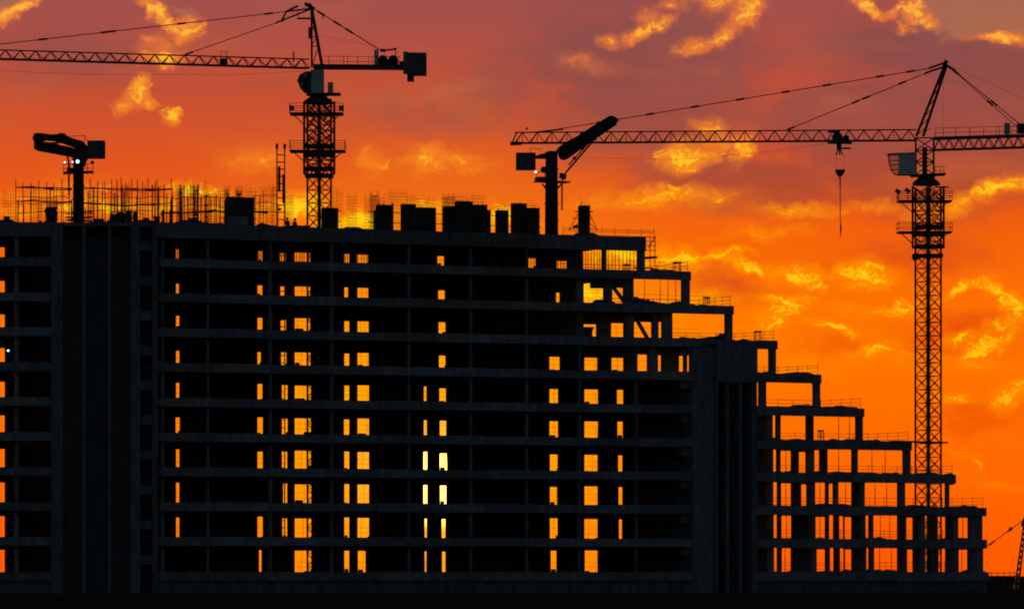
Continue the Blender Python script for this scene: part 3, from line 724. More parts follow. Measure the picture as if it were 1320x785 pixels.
bank(LW, [(112,.15),(122,.4),(135,.3),(146,.6),(160,.45),(172,.35),(186,.55),(200,.4)], 1.9, Z[10], 'uneven debris ridge round the concrete skip on the left roof')
bank(M, [(208,.3),(222,.25),(238,.6),(250,.8),(262,.5),(276,.3),(288,.45)], 1.9, Z[10], 'uneven debris ridge left of the big form box')
bank(M, [(330,.2),(338,.55),(348,.3),(358,.25)], 1.6, Z[10], 'low debris ridge between the big form box and the hoist mast')
def stack(px, y, wd, w, label):
    wg = wat(px); q = wg.p(wg.s(px, w), w, Z[10]); h = wg.z(px, y, w)-Z[10]; t = thing('timber_stack', q, label, 'timber', 'timber stacks on the roof')
    n = max(2, int(h/.14))
    for i in range(n):
        o = random.uniform(-.06,.06)
        for j in range(3):
            a = -wd/2+o+random.uniform(-.05,.05)
            MB().bar(q+Vector((a, j*.2-.2, (i+.5)*h/n)), q+Vector((a+wd, j*.2-.2, (i+.5)*h/n)), .15, h/n-.015).build('plank', TIM, t)
stack(66, 267, 1.1, 1.2, 'tall timber stack left of the left boom column'); stack(127, 282, 1.0, 1.2, 'low timber stack right of the left boom column'); stack(144, 276.5, .35, 1.2, 'slim timber stack left of the concrete skip')
stack(166, 272, .5, 1.2, 'upright timber stack right of the concrete skip'); stack(174, 272.5, .45, 1.2, 'second upright timber stack right of the concrete skip'); stack(189, 281, .5, 1.2, 'low timber stack midway along the left roof')
stack(202, 279, .55, 1.2, 'low timber stack at the roof wing joint'); stack(210, 271, .22, 1.2, 'thin upright timber bundle right of the wing joint'); stack(220, 270.5, .24, 1.2, 'second thin upright timber bundle right of the wing joint')
stack(249, 281.5, .9, 1.2, 'timber stack below the broad pale rebar cage'); stack(498, 287, .9, .8, 'low timber stack by the stepped form box'); stack(9, 279, .55, 1.2, 'little timber stack at the far left roof corner')

# ------------------------------------------------------------------ workers
def person(px, w, label, turn):
    c = M.p(M.s(px, w), w, Z[10]+.02)
    v = [(0,0,.95),(0,0,1.15),(0,.0,1.36),(0,0,1.48),(0,.03,1.58),(0,.03,1.70),
         (.19,0,1.40),(.25,.03,1.12),(.20,.20,.95),(-.19,0,1.40),(-.25,.03,1.12),(-.18,.22,.98),
         (.10,0,.88),(.11,.03,.48),(.12,-.01,.08),(.13,.14,.04),(-.10,0,.88),(-.12,.03,.48),(-.13,-.01,.08),(-.14,.14,.04)]
    e = [(0,1),(1,2),(2,3),(3,4),(4,5),(2,6),(6,7),(7,8),(2,9),(9,10),(10,11),(0,12),(12,13),(13,14),(14,15),(0,16),(16,17),(17,18),(18,19)]
    rad = [.155,.15,.17,.06,.10,.085,.075,.05,.035,.075,.05,.035,.095,.062,.045,.04,.095,.062,.045,.04]
    me = bpy.data.meshes.new('person'); me.from_pydata(v, e, []); me.materials.append(CLOTH)
    o = bpy.data.objects.new('person', me); col.objects.link(o); o.location = c; o.rotation_euler = (0, 0, turn)
    sk_ = o.modifiers.new('skin', 'SKIN')
    for i, r in enumerate(rad): me.skin_vertices[0].data[i].radius = (r, r*.8 if i < 3 else r)
    me.skin_vertices[0].data[0].use_root = True
    sd_ = o.modifiers.new('sub', 'SUBSURF'); sd_.levels = 1; sd_.render_levels = 2
    tag(o, label, 'person', 'workers on the roof')
    mb = MB(); mb.ball((0,.03,1.72), .135, 1, 1.15, .85, 12, 8); mb.tube((0,.07,1.69), (0,.07,1.71), .175, .175, 14)
    h = mb.build('hard_hat', HAT, None); h.parent = o
person(370.5, 11.5, 'worker in a hard hat standing right beside the hoist mast', .5)
person(380, 12.0, 'worker in a hard hat standing left of the crane mast', -.7)

# ------------------------------------------------------------------ lattice helpers
def frame_at(center, ang): c, s = math.cos(ang), math.sin(ang); return lambda x, y, z: Vector((center.x + c*x - s*y, center.y + s*x + c*y, z))
def mast_section_mesh(side, h, panels, leg, brace):
    mb = MB(); a = side/2; cs = [(-a,-a),(a,-a),(a,a),(-a,a)]
    for x, y in cs: mb.bar((x,y,0), (x,y,h), leg, leg, (0,1,0))
    for i in range(4):
        (x0,y0), (x1,y1) = cs[i], cs[(i+1) % 4]
        for k in range(panels):
            z0, z1 = h*k/panels, h*(k+1)/panels
            mb.bar((x0,y0,z0), (x1,y1,z0), brace); mb.bar((x0,y0,z0+.02), (x1,y1,z1-.02), brace*.85); mb.bar((x1,y1,z0+.02), (x0,y0,z1-.02), brace*.85)
    return mb
def mesh_of(mb, name, mat):
    me = bpy.data.meshes.new(name); me.from_pydata([tuple(v) for v in mb.v], [], mb.f); me.materials.append(mat); return me
def jib_section(root, a, b, npan, h, half, nrm, name='jib_section', ch=.13, br=.075, flip=False, vert=False):
    """triangular lattice between a and b (axis of the lower chords)"""
    mb = MB(); a = Vector(a); b = Vector(b); top = UP*(h if not flip else -h); n = Vector(nrm)*half
    mb.bar(a+top, b+top, ch*1.05); mb.bar(a+n, b+n, ch); mb.bar(a-n, b-n, ch)
    for i in range(npan):
        p, q = a.lerp(b, i/npan), a.lerp(b, (i+1)/npan); m = p.lerp(q, .5)
        for sd in (n, -n): mb.bar(p+sd, m+top, br); mb.bar(m+top, q+sd, br)
        mb.bar(p+n, p-n, br*.8); mb.bar(p+n, q-n, br*.7)
        if vert: mb.bar(m+top, m+n, br*.6); mb.bar(m+top, m-n, br*.6)
    return mb.build(name, STEEL, root)
def tie(root, pts, r=.045, lugs=(), name='tie_bar'):
    mb = MB(); mb.path(pts, r, 6)
    for t in lugs:
        n = len(pts)-1; k = min(n-1, int(t*n)); f = t*n-k; q = Vector(pts[k]).lerp(Vector(pts[k+1]), f); d = (Vector(pts[k+1])-Vector(pts[k])).normalized()
        mb.bar(q-d*.45, q+d*.45, .16, .2)
    return mb.build(name, WIRE, root)

class Cr:
    """crane plane: photo pixels on an upright plane through (cx, cy) that runs along direction ang"""
    def __init__(s, px, Y, ang): s.Y = Y; s.cx = (px-660)/KF*Y; s.ang = ang
    def at(s, px, py, off=0.0):
        t = (px-660)/KF; d = Vector((math.cos(s.ang), math.sin(s.ang))); n = Vector((-d.y, d.x))
        ox, oy = s.cx + n.x*off, s.Y + n.y*off
        k = (t*oy - ox)/(d.x - t*d.y); x, y = ox + d.x*k, oy + d.y*k
        return Vector((x, y, CAMZ + (HY-py)/KF*y))
def platform(root, c, px0, px1, y, crane, depth=1.5):
    a, b = crane.at(px0, y), crane.at(px1, y); n = Vector((-math.sin(crane.ang), math.cos(crane.ang), 0))
    p = MB().bar(a, b, depth*2, .14).build('platform', DARK, root)
    for xa, xb in ((px0, None), (None, px1)): pass
    for h in (.5, 1.0):
        mb = MB()
        for sd in (-1, 1): mb.tube(a+n*depth*sd+UP*h, b+n*depth*sd+UP*h, .03, .03, 5)
        mb.tube(a-n*depth+UP*h, a+n*depth+UP*h, .03, .03, 5); mb.tube(b-n*depth+UP*h, b+n*depth+UP*h, .03, .03, 5)
        mb.build('hand_rail', DARK, p)
    for i in range(4):
        for sd in (-1, 1):
            q = a.lerp(b, i/3) + n*depth*sd; MB().tube(q, q+UP*1.02, .03, .03, 5).build('rail_post', DARK, p)
    m = a.lerp(b, .5)
    for e in (a, b): MB().bar(e.lerp(m, .12)-UP*.05, e.lerp(m, .55)-UP*1.15, .1).build('bracket', DARK, p)
    return p

# ------------------------------------------------------------------ left tower crane
def crane_left():
    Y = M.p(M.s(411, 23), 23, 0).y; cr = Cr(411.5, Y, 0.0); cj = Cr(404, Y, R(17))
    root = thing('tower_crane', (cr.cx, Y, 0), 'tower crane on the left with a long jib reaching off the left edge', 'tower crane', 'tower cranes')
    z_at = lambda y: CAMZ + (HY-y)/KF*Y
    side = 1.72; sec = 2.7; me = mesh_of(mast_section_mesh(side, sec, 2, .15, .075), 'mast_section', STEEL); z = 0
    top = z_at(128); nsec = int(top/sec)+1; sec_h = top/nsec
    for i in range(nsec):
        o = bpy.data.objects.new('mast_section', me); col.objects.link(o); o.parent = root; o.location = (0, 0, i*sec_h); o.rotation_euler = (0, 0, R(45)); o.scale = (1, 1, sec_h/sec)
    mb = MB(); mb.bar((cr.cx, Y, 0), (cr.cx, Y, top), .34, .34, (0,1,0)); mb.build('ladder_shaft', DARK, root)
    zs0, zs1 = z_at(225), z_at(131)
    sl_ = mast_section_mesh(2.2, zs1-zs0, 5, .17, .09); ob = bpy.data.objects.new('climbing_frame', mesh_of(sl_, 'climbing_frame', STEEL)); col.objects.link(ob); ob.parent = root; ob.location = (0, 0, zs0); ob.rotation_euler = (0, 0, R(45))
    platform(root, None, 374, 442, 147.5, cr); platform(root, None, 374, 445, 195.5, cr)
    mb = MB()
    for yy in (189, 200, 218, 227): mb.box(cr.cx-1.45, cr.cx+1.45, Y-1.2, Y+1.2, z_at(yy)-.16, z_at(yy)+.16)
    mb.build('climbing_beams', DARK, root)
    # turntable
    c = Vector((cr.cx-.1, Y, 0)); mb = MB()
    mb.tube(c+UP*z_at(134), c+UP*z_at(130), 1.5, 1.45, 20); mb.tube(c+UP*z_at(130), c+UP*z_at(127), 1.45, 1.1, 20); mb.tube(c+UP*z_at(126), c+UP*z_at(121), .95, .95, 16); mb.build('slewing_ring', DARK, root)
    mb = MB(); mb.box(cr.cx-1.3, cr.cx+2.2, Y-1.1, Y+1.1, z_at(123), z_at(121)); mb.build('slewing_deck', DARK, root)
    a = cr.at(424, 121); MB().box(a.x-.1, a.x+.45, a.y-.8, a.y+.2, a.z, a.z+1.1).build('electric_cabinet', CAB, root)
    # cab
    a, b = cr.at(401, 121, -1.3), cr.at(417.5, 91, -1.3)
    cab = MB().box(a.x, b.x, a.y-.7, a.y+1.0, a.z, b.z).build('cab', CAB, root)
    prof = [(401,92),(392,93),(386,97),(383,104),(386,112),(391,118),(401,121)]
    pts = [cr.at(x, y, -2.0) for x, y in prof]
    MB().prism(pts, (0, 1.6, 0)).build('cab_shell', DARK, cab)
    w_ = [cr.at(x, y, -2.02) for x, y in ((391,95),(395.5,94),(396,99),(392,100))]; MB().prism(w_, (0, -.02, 0)).build('cab_window', GLASS, cab)
    w_ = [cr.at(x, y, -2.02) for x, y in ((385,107),(391,107),(391,111),(386.5,111.5))]; MB().prism(w_, (0, -.02, 0)).build('cab_window', GLASS, cab)
    # tower head
    n = Vector((0, 1, 0)); ap = cr.at(401.5, 10)
    for off in (-.75, .75):
        mb = MB(); mb.bar(cr.at(402, 87, off), ap+n*off*.15, .2); mb.bar(cr.at(415.5, 87, off), ap+n*off*.15, .24); mb.build('head_leg', STEEL, root)
    mb = MB(); L0, L1 = [(402,87),(401,60),(400.8,48),(401,30)], [(415.5,87),(410.5,60),(408.5,48),(405,30)]
    for (xa, ya), (xb, yb) in zip(L0, L1): mb.bar(cr.at(xa, ya), cr.at(xb, ya), .09)
    for i in range(3): mb.bar(cr.at(*L0[i]), cr.at(*L1[i+1]), .08)
    for yy in (40, 46): mb.box(cr.at(400, yy).x-.18, cr.at(400, yy).x+.18, Y-.4, Y+.4, cr.at(400, yy).z-.3, cr.at(400, yy).z+.3)
    mb.build('head_lattice', STEEL, root)
    mb = MB(); mb.bar(cr.at(393, 5), cr.at(405, 12), .5, .34); mb.bar(cr.at(398, 6), cr.at(404, 14), .6, .4); mb.build('head_sheaves', DARK, root)
    mb = MB(); mb.bar(cr.at(401, 11.5), cr.at(369, 15.5), .16); mb.bar(cr.at(369, 15.5), cr.at(384, 8), .2); mb.bar(cr.at(401, 12), cr.at(363, 27), .16); mb.bar(cr.at(363, 27), cr.at(369.5, 15), .18); mb.bar(cr.at(383.5, 10), cr.at(384, 24), .05)
    mb.build('tie_linkage', DARK, root)
    MB().bar(cr.at(383, 24.3), cr.at(401, 24.3), .5, .14).build('head_platform', DARK, root)
    # jib
    tip = cj.at(-120, 73.0); foot = cj.at(398, 88.3); nsc = 9; nrm = (-math.sin(R(17)), math.cos(R(17)), 0)
    for i in range(nsc): jib_section(root, foot.lerp(tip, i/nsc), foot.lerp(tip, (i+1)/nsc), 3 if i else 3, .92, .55, nrm, br=.07, ch=.12)
    tie(root, [cj.at(369, 15.5), cj.at(-10, 58.5)], .05, (.06, .36, .6, .62, .83)); tie(root, [cj.at(363, 27.5), cj.at(241, 70)], .05, (.02, .98))
    tie(root, [cj.at(398, 92), cj.at(300, 97), cj.at(110, 96), cj.at(-40, 90)], .014, (), 'trolley_rope')
    a = cj.at(288, 80.5); mb = MB(); mb.bar(a-Vector((.35,0,0)), a+Vector((.4,0,0)), 1.0, .7); mb.build('jib_winch', DARK, root)
    mb = MB(); 
    for x in (285, 292): mb.bar(cj.at(x, 78), cj.at(x, 66), .05)
    mb.bar(cj.at(285, 67), cj.at(295, 67), .05); mb.build('winch_guard', DARK, root)
    MB().bar(cj.at(378.5, 80), cj.at(378.5, 67), .14, .2).build('jib_lamp', DARK, root)
    # counter jib
    a, b = cr.at(404, 86.5), cr.at(529, 87.5)
    for off in (-.7, .7): MB().bar(a+n*off, b+n*off, .22, .42).build('counter_jib_chord', STEEL, root)
    MB().bar(a, b, 1.2, .1).build('counter_jib_deck', DARK, root)
    mb = MB()
    for off in (-.75, .75):
        for yy in (73, 79.5): mb.tube(cr.at(417, yy, off), cr.at(516, yy+.5, off), .025, .025, 5)
        for x in (424, 443, 448, 461, 475, 480, 514): mb.tube(cr.at(x, 73, off), cr.at(x, 85, off), .03, .03, 5)
    mb.build('counter_jib_rail', DARK, root)
    a, b = cr.at(482.5, 84), cr.at(488, 65); MB().box(a.x, b.x, a.y-.5, a.y+.6, a.z, b.z).build('winch_cabinet', CAB, root)
    mb = MB()
    for x in (494, 507): q = cr.at(x, 78.5); mb.tube(q-n*.7, q+n*.7, .5, .5, 14)
    q0, q1 = cr.at(488, 85), cr.at(513, 78); mb.box(q0.x, q1.x, q0.y-.7, q0.y+.7, q0.z, q1.z); mb.build('hoist_winch', DARK, root)
    mb = MB(); mb.bar(cr.at(490, 65.5), cr.at(510, 64), .1, .16); mb.bar(cr.at(510, 63), cr.at(510.5, 80), .1); mb.bar(cr.at(490, 65), cr.at(497, 66), .3); mb.bar(cr.at(507, 63.5), cr.at(511, 63.5), .2); mb.build('winch_frame', DARK, root)
    cw = None
    for i in range(5):
        x0, x1 = 520+i*6, 525.8+i*6; q0, q1 = cr.at(x0, 97.5 if i else 95), cr.at(x1, 68 if i in (0,) else 69.2)
        o = MB().box(q0.x, q1.x, q0.y-.9, q0.y+.9, q0.z, q1.z).build('counterweight_block', CWT, root)
    q0, q1 = cr.at(525, 105), cr.at(533.5, 96); MB().box(q0.x, q1.x, q0.y-.8, q0.y+.8, q0.z, q1.z).build('counterweight_block', CWT, root)
    q0, q1 = cr.at(515, 86.5), cr.at(524, 80); MB().box(q0.x, q1.x, q0.y-.6, q0.y+.6, q0.z, q1.z).build('counterweight_hanger', DARK, root)
    tie(root, [ap, cr.at(489, 64.5)], .055, (.14, .38, .56)); MB().bar(cr.at(416, 20), cr.at(417, 25), .1).build('tie_lug', DARK, root)
    tie(root, [cr.at(405, 45), cr.at(490, 62)], .012, (), 'hoist_rope')
    # floodlights on the upper platform
    for x in (376, 440): q = cr.at(x, 140, -1.5); MB().box(q.x-.25, q.x+.25, q.y-.25, q.y+.25, q.z-.22, q.z+.25).build('floodlight', DARK, root)
crane_left()

# ------------------------------------------------------------------ right tower crane
def crane_right():
    Y = RW.p(RW.s(1196, 12), 12, 0).y; cr = Cr(1196.5, Y, 0.0); cj = Cr(1185, Y, R(-4))
    root = thing('tower_crane', (cr.cx, Y, 0), 'tower crane on the right with hook block hanging from its jib', 'tower crane', 'tower cranes')
    z_at = lambda y: CAMZ + (HY-y)/KF*Y
    n = Vector((0, 1, 0))
    side = 1.93; sec = 2.9; me = mesh_of(mast_section_mesh(side, sec, 2, .15, .075), 'mast_section', STEEL)
    top = z_at(242); nsec = round(top/sec); sec_h = top/nsec
    for i in range(nsec):
        o = bpy.data.objects.new('mast_section', me); col.objects.link(o); o.parent = root; o.location = (0, 0, i*sec_h); o.rotation_euler = (0, 0, R(45)); o.scale = (1, 1, sec_h/sec)
    MB().bar((cr.cx, Y, 0), (cr.cx, Y, top), .30, .3, (0,1,0)).build('ladder_shaft', DARK, root)
    zs0, zs1 = z_at(320), z_at(240)
    ob = bpy.data.objects.new('climbing_frame', mesh_of(mast_section_mesh(2.35, zs1-zs0, 5, .17, .085), 'climbing_frame', STEEL)); col.objects.link(ob); ob.parent = root; ob.location = (0, 0, zs0); ob.rotation_euler = (0, 0, R(45))
    platform(root, None, 1157, 1226, 260, cr); platform(root, None, 1157, 1226, 300, cr)
    mb = MB()
    for yy in (293, 302, 318, 330): mb.box(cr.cx-1.5, cr.cx+1.5, Y-1.2, Y+1.2, z_at(yy)-.18, z_at(yy)+.18)
    mb.build('climbing_beams', DARK, root)
    q = cr.at(1180, 331); MB().tube(q-n*.5, q+n*.5, .4, .4, 12).build('hydraulic_pump', DARK, root)
    c = Vector((cr.at(1194, 240).x, Y, 0)); mb = MB(); mb.tube(c+UP*z_at(239), c+UP*z_at(235.5), 1.5, 1.45, 20); mb.tube(c+UP*z_at(235.5), c+UP*z_at(231), 1.45, 1.0, 20); mb.tube(c+UP*z_at(230), c+UP*z_at(226), .95, .95, 16); mb.build('slewing_ring', DARK, root)
    a, b = cr.at(1174, 227), cr.at(1218, 225); MB().bar(a, b, 2.0, .2).build('slewing_deck', DARK, root)
    mb = MB(); mb.bar(cr.at(1205, 241.3), cr.at(1223, 241.3), .6, .12); mb.build('access_plank', DARK, root)
    for off in (-.9, .9):
        mb = MB()
        for yy in (215, 220.5): mb.tube(cr.at(1204, yy, off), cr.at(1217, yy, off), .03, .03, 5)
        for x in (1206, 1212, 1217): mb.tube(cr.at(x, 215, off), cr.at(x, 226, off), .03, .03, 5)
        mb.build('deck_rail', DARK, root)
    # slewing tower (lattice under the jib)
    mb = MB()
    for off in (-.85, .85):
        p = [cr.at(1180.5, 225, off), cr.at(1203.5, 225, off), cr.at(1203.5, 178, off), cr.at(1180.5, 178, off)]
        mb.bar(p[0], p[3], .2); mb.bar(p[1], p[2], .2)
        for y0, y1 in ((225,209),(209,194),(194,178)):
            mb.bar(cr.at(1180.5, y0, off), cr.at(1203.5, y1, off), .12); mb.bar(cr.at(1203.5, y0, off), cr.at(1180.5, y1, off), .12); mb.bar(cr.at(1180.5, y1, off), cr.at(1203.5, y1, off), .13)
    mb.bar(cr.at(1192, 225), cr.at(1192, 190), .5); mb.build('slewing_tower', STEEL, root)
    # cab
    a, b = cr.at(1158, 226, -1.4), cr.at(1180, 199, -1.4)
    cab = MB().box(a.x, b.x, a.y-.8, a.y+1.0, a.z, b.z).build('cab', CAB, root)
    fr = [(1158,198.5),(1150,199),(1145.5,202),(1146,210),(1149,219),(1153,225),(1158,226)]
    for off in (-2.2, -.45):
        mb = MB(); pts = [cr.at(x, y, off) for x, y in fr]; mb.path(pts, .07, 6); mb.build('cab_frame', DARK, cab)
    mb = MB()
    for x, y in fr[1:6]: mb.tube(cr.at(x, y, -2.2), cr.at(x, y, -.45), .06, .06, 6)
    for y in (207, 213, 219): mb.tube(cr.at(1147, y, -2.2), cr.at(1158, y, -2.2), .05, .05, 6)
    mb.build('cab_bars', DARK, cab)
    MB().prism([cr.at(x, y, -2.15) for x, y in fr], (0, .02, 0)).build('cab_window', GLASS, cab)
    MB().bar(cr.at(1144, 199.5, -1.3), cr.at(1180, 198, -1.3), 2.0, .12).build('cab_roof', CAB, cab)
    # tower head, leaning
    ap = cr.at(1219, 81)
    for off in (-.7, .7):
        mb = MB(); mb.bar(cr.at(1181, 176, off), ap+n*off*.2, .24); mb.bar(cr.at(1190, 176, off), cr.at(1220.5, 84, off*.2), .24)
        for i in range(7):
            t0, t1 = i/8, (i+1)/8
            A = cr.at(1181, 176, off).lerp(ap, t0); B_ = cr.at(1190, 176, off).lerp(ap, t1); mb.bar(A, B_, .08); mb.bar(cr.at(1190, 176, off).lerp(ap, t0), B_+(A-A), .05)
        mb.build('head_leg', STEEL, root)
    MB().bar(cr.at(1216.5, 88), cr.at(1220, 78.5), .6, .42).build('head_sheaves', DARK, root)
    mb = MB(); mb.bar(ap, cr.at(1197, 88.5), .3, .2); mb.bar(cr.at(1219, 86), cr.at(1200, 92), .2); mb.bar(cr.at(1219, 84), cr.at(1232, 92), .22); mb.build('tie_linkage', DARK, root)
    MB().tube(cr.at(1215.5, 96), cr.at(1215.5, 170), .014, .014, 5).build('safety_line', WIRE, root)
    MB().bar(cr.at(1193, 170), cr.at(1200, 166), .08).build('head_step', DARK, root)
    # jib: triangular lattice
    foot, tip = cj.at(1181, 181.3), cj.at(664, 184.8); nsc = 9; nrm = (math.sin(R(4)), math.cos(R(4)), 0)
    for i in range(nsc): jib_section(root, foot.lerp(tip, i/nsc), foot.lerp(tip, (i+1)/nsc), 3, 1.15, .6, nrm, br=.07, ch=.12, vert=True)
    mb = MB(); a = cj.at(664, 184.8)
    mb.bar(cj.at(658, 185.5), cj.at(672, 185), 1.2, .3); mb.bar(cj.at(660, 185), cj.at(666, 171), .14); mb.bar(cj.at(666, 171), cj.at(676, 171), .14); mb.build('jib_nose', DARK, root)
    mb = MB(); mb.bar(cj.at(679, 171), cj.at(679, 166), .05); mb.bar(cj.at(677.5, 166.5), cj.at(681, 165.5), .06, .18); mb.build('wind_gauge', DARK, root)
    tie(root, [cj.at(1198, 88.5), cj.at(712, 168)], .05, (.05, .13, .27, .38, .5, .62, .74, .87)); tie(root, [cj.at(726, 166.6), cj.at(690, 171)], .1, (), 'tie_anchor')
    tie(root, [cj.at(1200, 92), cj.at(1014, 168)], .05, (.02, .2, .45, .52, .97))
    tie(root, [cj.at(1075, 184), cj.at(980, 197), cj.at(870, 206), cj.at(750, 203)], .013, (), 'trolley_rope')
    # trolley and hook
    mb = MB(); mb.bar(cj.at(1067, 183), cj.at(1098, 183.5), 1.5, .34)
    q = cj.at(1079, 177.5); mb.tube(q-Vector((0,.6,0)), q+Vector((0,.6,0)), .55, .55, 16); q = cj.at(1090, 179); mb.tube(q-Vector((0,.6,0)), q+Vector((0,.6,0)), .35, .35, 12)
    mb.bar(cj.at(1067, 170.5), cj.at(1083, 170), 1.0, .12); mb.bar(cj.at(1084, 191.5), cj.at(1096.5, 191.5), .5, .16); mb.build('trolley', DARK, root)
    mb = MB()
    mb.bar(cj.at(1081.5, 186), cj.at(1081.5, 193), .5, .5); mb.bar(cj.at(1081, 192), cj.at(1078, 200), .14); mb.bar(cj.at(1082, 192), cj.at(1082.5, 200), .14); mb.bar(cj.at(1083, 192), cj.at(1086, 200), .14); mb.build('trolley_sheave', DARK, root)
    mb = MB()
    for x in (1077.3, 1088.2): mb.tube(cj.at(x, 197), cj.at(x, 221), .014, .014, 5)
    mb.build('hoist_rope', WIRE, root)
    hb = MB().prism([cj.at(x, y, -.25) for x, y in ((1077,218.5),(1089.3,218.5),(1089.3,221.5),(1086.5,226),(1084,228),(1083.5,231),(1082.3,231),(1082,228),(1079.5,226),(1077,221.5))], (0,.5,0)).build('hook_block', DARK, root)
    mb = MB(); mb.path([cj.at(1083, 230), cj.at(1083, 240)], .07, 6); mb.path([cj.at(1083, 240), cj.at(1083.2, 284), cj.at(1084.5, 295), cj.at(1083, 305)], .045, 6); mb.tube(cj.at(1083.6, 288), cj.at(1083.3, 300), .06, .05, 6); mb.build('sling_chain', WIRE, hb)
    # counter jib, runs out of the picture
    a, b = cr.at(1186, 180), cr.at(1400, 172.5)
    top_a, top_b = cr.at(1182, 181), cr.at(1398, 173.5)
    nrm2 = Vector((0,1,0)); A0, B0 = cr.at(1204, 179.2), cr.at(1396, 173.5)
    for i in range(3):
        p, q = A0.lerp(B0, i/3), A0.lerp(B0, (i+1)/3); mb = MB(); h = UP*1.2
        for off in (-.65, .65):
            o = nrm2*off; mb.bar(p+o, q+o, .2); mb.bar(p+o-h, q+o-h, .16)
            for k in range(5):
                u, v_ = p.lerp(q, k/5), p.lerp(q, (k+1)/5); m = u.lerp(v_, .5); mb.bar(u+o-h, m+o, .09); mb.bar(m+o, v_+o-h, .09)
        mb.build('counter_jib_section', STEEL, root)
    MB().bar(A0+UP*.12, B0+UP*.12, 1.3, .1).build('counter_jib_deck', DARK, root)
    mb = MB()
    for off in (-.75, .75):
        for d in (6.5, 12.5): mb.tube(cr.at(1204, 178-d, off), cr.at(1390, 173.5-d, off), .027, .027, 5)
        for x in (1206, 1216, 1232, 1250, 1268, 1284, 1288, 1304, 1318, 1336): mb.tube(cr.at(x, 178-12.8-(x-1204)*.02, off), cr.at(x, 178-(x-1204)*.02, off), .03, .03, 5)
    mb.build('counter_jib_rail', DARK, root)
    a, b = cr.at(1294.5, 173), cr.at(1301.5, 159); MB().box(a.x, b.x, a.y-.4, a.y+.4, a.z, b.z).build('electric_cabinet', CAB, root)
    a, b = cr.at(1311, 172), cr.at(1345, 160); MB().box(a.x, b.x, a.y-.6, a.y+.6, a.z, b.z).build('hoist_winch', DARK, root)
    for i in range(4): a, b = cr.at(1372+i*7, 188), cr.at(1378.5+i*7, 150); MB().box(a.x, b.x, a.y-.9, a.y+.9, a.z, b.z).build('counterweight_block', CWT, root)
    tie(root, [cr.at(1221, 84, -.5), cr.at(1319, 164, -.6)], .05, (.12, .62)); tie(root, [cr.at(1221, 84, .5), cr.at(1313, 166, .6)], .04, (.1, .6))
    tie(root, [cr.at(1222, 84), cr.at(1360, 145)], .012, (), 'hoist_rope')
    for x, y in ((1157.5, 247), (1170, 246)): q = cr.at(x, y, -1.4); MB().bar(q+Vector((-.25,0,.18)), q+Vector((.25,0,-.15)), .5, .35).build('floodlight', DARK, root); MB().tube(q, q-UP*1.0, .05, .05, 5).build('lamp_post', DARK, root)
crane_right()
q = RW.p(RW.s(1178, .2), .2, Z[4]+.1)
pl = thing('loading_platform', q, 'long thin plank platform reaching to the right crane mast', 'platform')
MB().bar(RW.at(1150, 568.6, .2), RW.at(1218, 570.5, .2), 1.2, .16).build('deck', DARK, pl)
for x in (1160, 1190, 1214): MB().bar(RW.at(x, 569.5, -.3), RW.at(x, 569.5, 1.2)-UP*.12, .1).build('bearer', DARK, pl)

